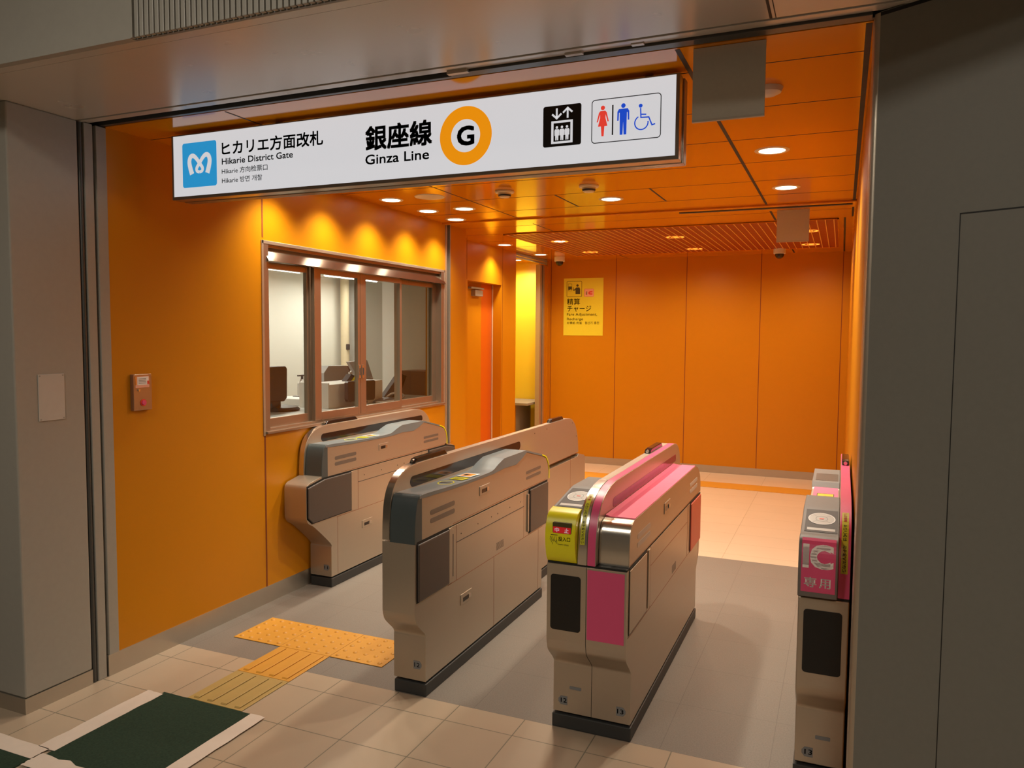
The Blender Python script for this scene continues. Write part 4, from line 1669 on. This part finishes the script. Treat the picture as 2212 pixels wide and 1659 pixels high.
b.stroke([(-.6745, 2.371), (-.655, 2.369)], .0045, f, 'sign_royal')
b.ring(-.672, 2.342, .0215, .0258, f, 'sign_royal', 40, 1.0, math.radians(118), math.radians(370))
b.build('wheelchair_pictogram', tf)

# blank boards hanging from the ceiling
for (y, lab) in ((2.553, 'blank grey board hanging beside the backlit sign at the entrance'), (6.000, 'small looking blank board hanging from the ceiling near the far slatted panel')):
    h = thing('hanging_board', (-.357, y, 2.287), lab, 'board', 'blank hanging boards')
    b = MB()
    b.box(-.468, -.246, y, y + .012, 2.290, ZC - .0015, 'board_grey')
    b.build('panel', h)
    b = MB()
    b.box(-.468, -.246, y - .0005, y + .0125, 2.283, 2.290, 'board_edge')
    b.build('bottom_edge', h)

# ================================================================== ceiling fittings
lamps = [(-2.89, 3.60, 'left row, nearest the entrance behind the sign'), (-2.89, 4.11, 'left row, behind the lower edge of the sign'),
         (-2.89, 4.621, 'left row above the office window, nearest of the visible ones'), (-2.89, 5.134, 'left row above the office window, next to the inner lamp'),
         (-2.888, 5.585, 'left row above the far end of the office window'), (-2.585, 5.134, 'set in beside the left row above the office window'),
         (-1.469, 4.07, 'middle of the hall hidden behind the sign'), (-1.469, 5.12, 'middle of the hall before the slatted panel'),
         (-.35, 4.071, 'near the right wall, closest to the entrance'), (-.35, 5.105, 'near the right wall, just before the shutter trim'),
         (-3.232, 7.343, 'above the recessed door'), (-3.230, 8.373, 'before the yellow room'), (-3.759, 8.90, 'inside the yellow room')]
proto = None
for i, (x, y, lab) in enumerate(lamps):
    label = 'round white ceiling downlight, ' + lab
    if proto is None:
        proto = thing('downlight', (x, y, ZC), label, 'light', 'round downlights in the orange ceiling')
        q = MB()
        q.lathe((0, 0, 0), [(.062, -.0012), (.066, -.004), (.078, -.004), (.084, -.0005), (.062, -.0003)], 'lamp_trim')
        q.build('trim_ring').parent = proto
        q = MB()
        q.cyl((0, 0, -.0022), .062, .0012, 'lamp_disc')
        q.build('diffuser').parent = proto
        ld = bpy.data.lights.new('downlight_lamp', 'SPOT')
        ld.energy = SPOT_W
        ld.color = (1.0, .90, .72)
        ld.spot_size = math.radians(120)
        ld.spot_blend = .95
        ld.shadow_soft_size = .05
        lo = bpy.data.objects.new('downlight_lamp', ld)
        COL.objects.link(lo)
        lo.location = (0, 0, -.012)
        lo.parent = proto
        wide = ld.copy()
        wide.energy = SPOT_W * 1.15
        wide.spot_size = math.radians(158)
        wide.spot_blend = .9
        ld.energy = SPOT_W * .62
    else:
        d = dup(proto, (x, y, ZC), label)
        if i in (6, 7, 8, 9, 12):          # lamps out in the hall throw wider than the wall washers
            for ch in d.children:
                if ch.type == 'LIGHT':
                    ch.data = wide

# slatted panel with lamps above the slats
sl = thing('slatted_ceiling_panel', (-1.48, 7.58, ZC - .01), 'red orange slatted ceiling panel at the far end of the hall', 'ceiling panel')
LX0, LX1, LY0, LY1 = -2.895, -.055, 6.545, 8.62
b = MB()
b.box(LX0, LX1, LY0, LY1, ZC - .0035, ZC - .0015, 'louvre_shade')
b.build('backing', sl)
b = MB()
x = LX0 + .02
while x < LX1 - .01:
    b.box(x, x + .007, LY0 + .01, LY1 - .01, ZC - .0085, ZC - .0035, 'slat_lit')
    x += .0632
b.build('slats', sl)
b = MB()
for q in ((LX0, LX1, LY0, LY0 + .01), (LX0, LX1, LY1 - .01, LY1), (LX0, LX0 + .01, LY0, LY1), (LX1 - .01, LX1, LY0, LY1)):
    b.box(*q, ZC - .010, ZC - .0015, 'orange_ceiling')
b.build('frame', sl)
M['ember'] = emit('lamp_glow_through_slats', (1.0, .30, .03), 2.2, (.5, .1, .02))
for i, (x, y) in enumerate(((-2.590, 7.23), (-1.465, 7.27), (-.300, 7.24), (-2.600, 8.27), (-1.472, 8.33), (-.320, 8.29))):
    b = MB()
    b.ring(x, y, .060, .085, fz(ZC - .0045), 'ember', 40)
    b.ring(x, y, 0, .035 if i else .055, fz(ZC - .0046), 'lamp_disc' if i == 0 else 'ember', 32)
    b.build('recessed_lamp', sl, normals=False)
    l = bpy.data.lights.new('recessed_lamp_light', 'SPOT')
    l.energy, l.color, l.spot_size, l.spot_blend, l.shadow_soft_size = SPOT_W * .62, (1, .74, .45), math.radians(168), .9, .06
    o = bpy.data.objects.new('recessed_lamp_light', l)
    COL.objects.link(o)
    o.location = (x, y, ZC - .014)
    attach(o, sl)

for x, y, lab in ((-2.027, 4.600, 'round smoke detector on the orange ceiling left of the pair'), (-1.466, 4.614, 'round smoke detector on the orange ceiling right of the pair')):
    d = thing('smoke_detector', (x, y, ZC), lab, 'detector', 'smoke detectors')
    b = MB()
    b.lathe((x, y, ZC), [(0, -.012), (.058, -.012), (.062, -.006), (.062, -.0005), (0, -.0005)], 'cream_plastic')
    b.build('base', d)
    b = MB()
    b.lathe((x, y, ZC), [(0, -.040), (.030, -.040), (.036, -.034), (.044, -.012), (0, -.012)], 'cream_plastic')
    b.lathe((x, y, ZC), [(.0365, -.034), (.0385, -.034), (.0425, -.024), (.040, -.024)], 'dark_rubber')
    b.build('sensor_head', d)
d = thing('ceiling_speaker', (-2.579, 4.604, ZC), 'flat round speaker cover on the ceiling beside the left downlights', 'speaker')
b = MB()
b.lathe((-2.579, 4.604, ZC), [(0, -.006), (.085, -.006), (.098, -.004), (.102, -.0005), (0, -.0005)], 'lamp_trim')
b.build('cover', d)
d = thing('ceiling_sounder', (-.281, 3.053, ZC), 'white domed sounder partly behind the blank board at the entrance', 'sounder')
b = MB()
b.lathe((-.281, 3.053, ZC), [(0, -.030), (.025, -.028), (.045, -.018), (.052, -.0005), (0, -.0005)], 'white_plastic')
b.build('dome', d)
for x, y, lab in ((-3.115, 8.70, 'white dome camera on the ceiling above the yellow poster'), (-.636, 8.62, 'white dome camera on the ceiling before the far right wall panel')):
    d = thing('security_camera', (x, y, ZC), lab, 'camera', 'dome cameras')
    b = MB()
    b.lathe((x, y, ZC), [(0, -.055), (.058, -.055), (.062, -.051), (.062, -.0005), (0, -.0005)], 'white_plastic')
    b.build('housing', d)
    b = MB()
    b.lathe((x, y, ZC - .055), [(.045, 0), (.044, -.020), (.035, -.038), (.018, -.048), (0, -.050)], 'dome_dark')
    b.build('dome', d)

# ================================================================== things on the walls
po = thing('fare_poster', (-2.955, YB - .002, 1.585), 'yellow fare adjustment notice on the far orange wall', 'poster')
PY = YB - .004
b = MB()
b.box(-3.207, -2.698, PY, YB - .0005, 1.587, 2.291, 'poster_yellow')
b.build('sheet', po)
f = fy(PY - .0010)
f2 = fy(PY - .0018)
K = 'poster_ink'
b = MB()
b.stroke(rrect_pts(-3.166, 2.064, -2.973, 2.255, .012), .005, f, K, True)
b.stroke([(-3.148, 2.136), (-3.102, 2.136), (-3.102, 2.223), (-3.148, 2.223)], .003, f, K, True)
b.poly([(-3.148, 2.150), (-3.125, 2.150), (-3.118, 2.158), (-3.108, 2.150), (-3.102, 2.150), (-3.102, 2.192), (-3.148, 2.192)], f, K)
b.ring(-3.029, 2.203, 0, .015, f, K, 28)
b.poly([(-3.053, 2.098), (-2.993, 2.098), (-2.994, 2.160), (-3.004, 2.178), (-3.045, 2.178), (-3.062, 2.162), (-3.074, 2.150), (-3.080, 2.156), (-3.081, 2.182), (-3.087, 2.182), (-3.088, 2.150), (-3.075, 2.136), (-3.055, 2.150)], f, K)
b.build('machine_pictogram', po)
b = MB()
b.rrect(-2.938, 2.066, -2.820, 2.158, .012, f, 'pink_label')
b.stroke(rrect_pts(-2.938, 2.066, -2.820, 2.158, .012), .004, f2, 'pink', True)
lb = b.build('label_panel', po)
b = MB()
for i in range(4):
    b.poly([(-2.920, 2.085 + i * .011), (-2.902, 2.085 + i * .011), (-2.902, 2.092 + i * .011), (-2.920, 2.092 + i * .011)], f2, 'poster_ink')
b.poly([(-2.835, 2.088), (-2.835, 2.104), (-2.862, 2.104), (-2.866, 2.110), (-2.862, 2.116), (-2.835, 2.116), (-2.835, 2.130), (-2.870, 2.130), (-2.884, 2.122), (-2.889, 2.109), (-2.884, 2.096), (-2.870, 2.088)], f2, 'red_ink')
b.build('label_mark', lb)
for nm, s, u0, v0, u1, v1, w in (('fare_lettering', '精算', -3.163, 1.965, -2.994, 2.044, .005), ('charge_lettering', 'チャージ', -3.158, 1.880, -2.849, 1.954, .008),
                                 ('english_lettering', 'Fare Adjustment,', -3.162, 1.820, -2.773, 1.864, .006), ('english_lettering', 'Recharge', -3.161, 1.766, -2.951, 1.806, .006),
                                 ('chinese_lettering', '补票机 充值', -3.161, 1.726, -2.968, 1.757, .006), ('korean_lettering', '정산기 충전', -2.929, 1.726, -2.746, 1.759, .006)):
    b = MB()
    b.text(s, u0, v0, u1, v1, f, K, w)
    b.build(nm, po)

al = thing('emergency_button_box', (XL, 2.677, 1.222), 'steel emergency button box on the orange wall near the entrance', 'button box')
b = MB()
b.box(XL + .0005, XL + .022, 2.626, 2.731, 1.224, 1.396, 'window_steel')
b.build('box', al, bevel=.002)
f = fx(XL + .0228)
b = MB()
b.poly([(2.637, 1.332), (2.716, 1.332), (2.716, 1.386), (2.637, 1.386)], f, 'pink_label')
b.poly([(2.648, 1.345), (2.712, 1.345), (2.712, 1.384), (2.648, 1.384)], fx(XL + .0232), 'white_ink')
b.poly([(2.637, 1.345), (2.644, 1.345), (2.644, 1.386), (2.637, 1.386)], fx(XL + .0234), 'orange_ink')
b.poly([(2.704, 1.347), (2.718, 1.347), (2.714, 1.364), (2.704, 1.364)], fx(XL + .0236), 'red_ink')
for i in range(4):
    b.poly([(2.655, 1.352 + i * .007), (2.698, 1.352 + i * .007), (2.698, 1.3545 + i * .007), (2.655, 1.3545 + i * .007)], fx(XL + .0236), 'grey_ink')
b.build('instruction_label', al)
b = MB()
b.cyl((XL + .022, 2.680, 1.260), .017, .003, 'red_ink', 'x', 28)
b.cyl((XL + .025, 2.680, 1.260), .011, .006, 'pink', 'x', 24)
b.build('push_button', al)
b = MB()
b.cyl((XL + .022, 2.655, 1.320), .005, .006, 'steel_polished', 'x', 16)
b.build('key_lock', al)
pl = thing('wall_plate', (XL, 2.232, 1.218), 'blank pale plate screwed to the grey left pillar', 'plate')
b = MB()
b.box(XL + .0005, XL + .004, 2.173, 2.291, 1.219, 1.416, 'pale_grey')
b.build('plate', pl, bevel=.001)
for y in (2.180, 2.284):
    for z in (1.226, 1.409):
        b = MB()
        b.cyl((XL + .004, y, z), .0035, .001, 'grey_metal', 'x', 10)
        b.build('screw', pl)

# ================================================================== floor: tactile tiles, mats, tape
TZ = .004


def tactile(name, x0, x1, y0, y1, label, m, dots):
    t = thing(name, ((x0 + x1) / 2, (y0 + y1) / 2, 0), label, 'tactile tile', 'yellow tactile tiles at the wide gate')
    b = MB()
    b.box(x0 + .001, x1 - .001, y0 + .001, y1 - .001, .0005, TZ, m)
    b.build('tile', t, bevel=.0015)
    if dots:
        for i in range(5):
            for j in range(5):
                b = MB()
                b.lathe((x0 + (i + .5) * (x1 - x0) / 5, y0 + (j + .5) * (y1 - y0) / 5, TZ), [(.013, 0), (.010, .003), (.006, .0048), (0, .005)], m, 12)
                b.build('raised_dot', t)
    else:
        for i in range(4):
            xc = x0 + (i + .5) * (x1 - x0) / 4
            b = MB()
            b.prism([(y0 + .012, 0), (y0 + .02, .005), (y1 - .02, .005), (y1 - .012, 0)], lambda a, c: (xc - .015, a, TZ + c * .98), lambda a, c: (xc + .015, a, TZ + c), m)
            b.build('raised_bar', t, bevel=.002)


tactile('tactile_tile', -2.890, -2.586, 3.065, 3.368, 'dotted yellow tactile tile nearest the orange wall', 'tactile', True)
tactile('tactile_tile', -2.586, -2.281, 3.065, 3.368, 'dotted yellow tactile tile in the middle of the row of three', 'tactile', True)
tactile('tactile_tile', -2.281, -1.977, 3.065, 3.368, 'dotted yellow tactile tile nearest the charcoal capped gate', 'tactile', True)
tactile('tactile_tile', -2.583, -2.279, 2.760, 3.065, 'bright yellow tactile tile with raised bars below the dotted row', 'tactile', False)
tactile('tactile_tile', -2.583, -2.279, 2.456, 2.760, 'dull ochre tactile tile with raised bars touching the green mat', 'tactile_dull', False)
st = MB()
st.box(-2.56, -.10, 8.225, 8.535, .0005, .003, 'tactile')
tag(st.build('tactile_strip'), 'long orange yellow tactile strip before the far wall', 'tactile strip', 'far tactile strips')
st = MB()
st.box(-2.865, -2.56, 5.75, 8.535, .0005, .003, 'tactile')
tag(st.build('tactile_strip'), 'orange yellow tactile strip running back from behind the middle gate', 'tactile strip', 'far tactile strips')


def wavy(x0, x1, y0, y1, n, amp_x0=0, amp_x1=0, amp_y0=0, amp_y1=0):
    rnd = random.random
    pts = []
    for i in range(n):
        pts.append((x0 + (x1 - x0) * i / n, y0 + amp_y0 * (rnd() - .5)))
    for i in range(n):
        pts.append((x1 + amp_x1 * (rnd() - .5), y0 + (y1 - y0) * i / n))
    for i in range(n):
        pts.append((x1 - (x1 - x0) * i / n, y1 + amp_y1 * (rnd() - .5)))
    for i in range(n):
        pts.append((x0 + amp_x0 * (rnd() - .5), y1 - (y1 - y0) * i / n))
    return pts


b = MB()
b.pz(wavy(-2.712, -2.200, 1.885, 2.452, 10, .003, .003, .012, .003), .0005, .006, 'mat_green')
tag(b.build('floor_mat'), 'dark green carpet mat lying against the tactile tiles', 'mat', 'taped green mats')
b = MB()
b.pz(wavy(-3.60, -2.735, 1.20, 1.862, 10, .003, .003, .003, .006), .0005, .006, 'mat_green')
tag(b.build('floor_mat'), 'dark green carpet mat cut off by the bottom left corner', 'mat', 'taped green mats')
b = MB()
b.pz(wavy(-2.690, -1.9, 1.20, 1.83, 10, .003, .003, .003, .010), .0005, .006, 'mat_green')
tag(b.build('floor_mat'), 'dark green carpet mat just below the bottom edge of view', 'mat', 'taped green mats')
for args, lab in (((-2.790, -2.700, 1.925, 2.435, 8, .008, .006, .004, .004), 'white tape down the left edge of the main green mat'),
                  ((-2.224, -2.150, 1.900, 2.452, 8, .004, .006, .004, .006), 'white tape down the right edge of the main green mat'),
                  ((-3.60, -2.735, 1.853, 1.927, 10, .004, .004, .004, .006), 'white tape along the top of the corner green mat'),
                  ((-2.728, -2.150, 1.812, 1.897, 12, .010, .006, .006, .020), 'white tape along the near edge of the main green mat')):
    b = MB()
    b.pz(wavy(*args), .0062, .0072, 'tape')
    tag(b.build('tape_strip'), lab, 'tape', 'white mat tapes')
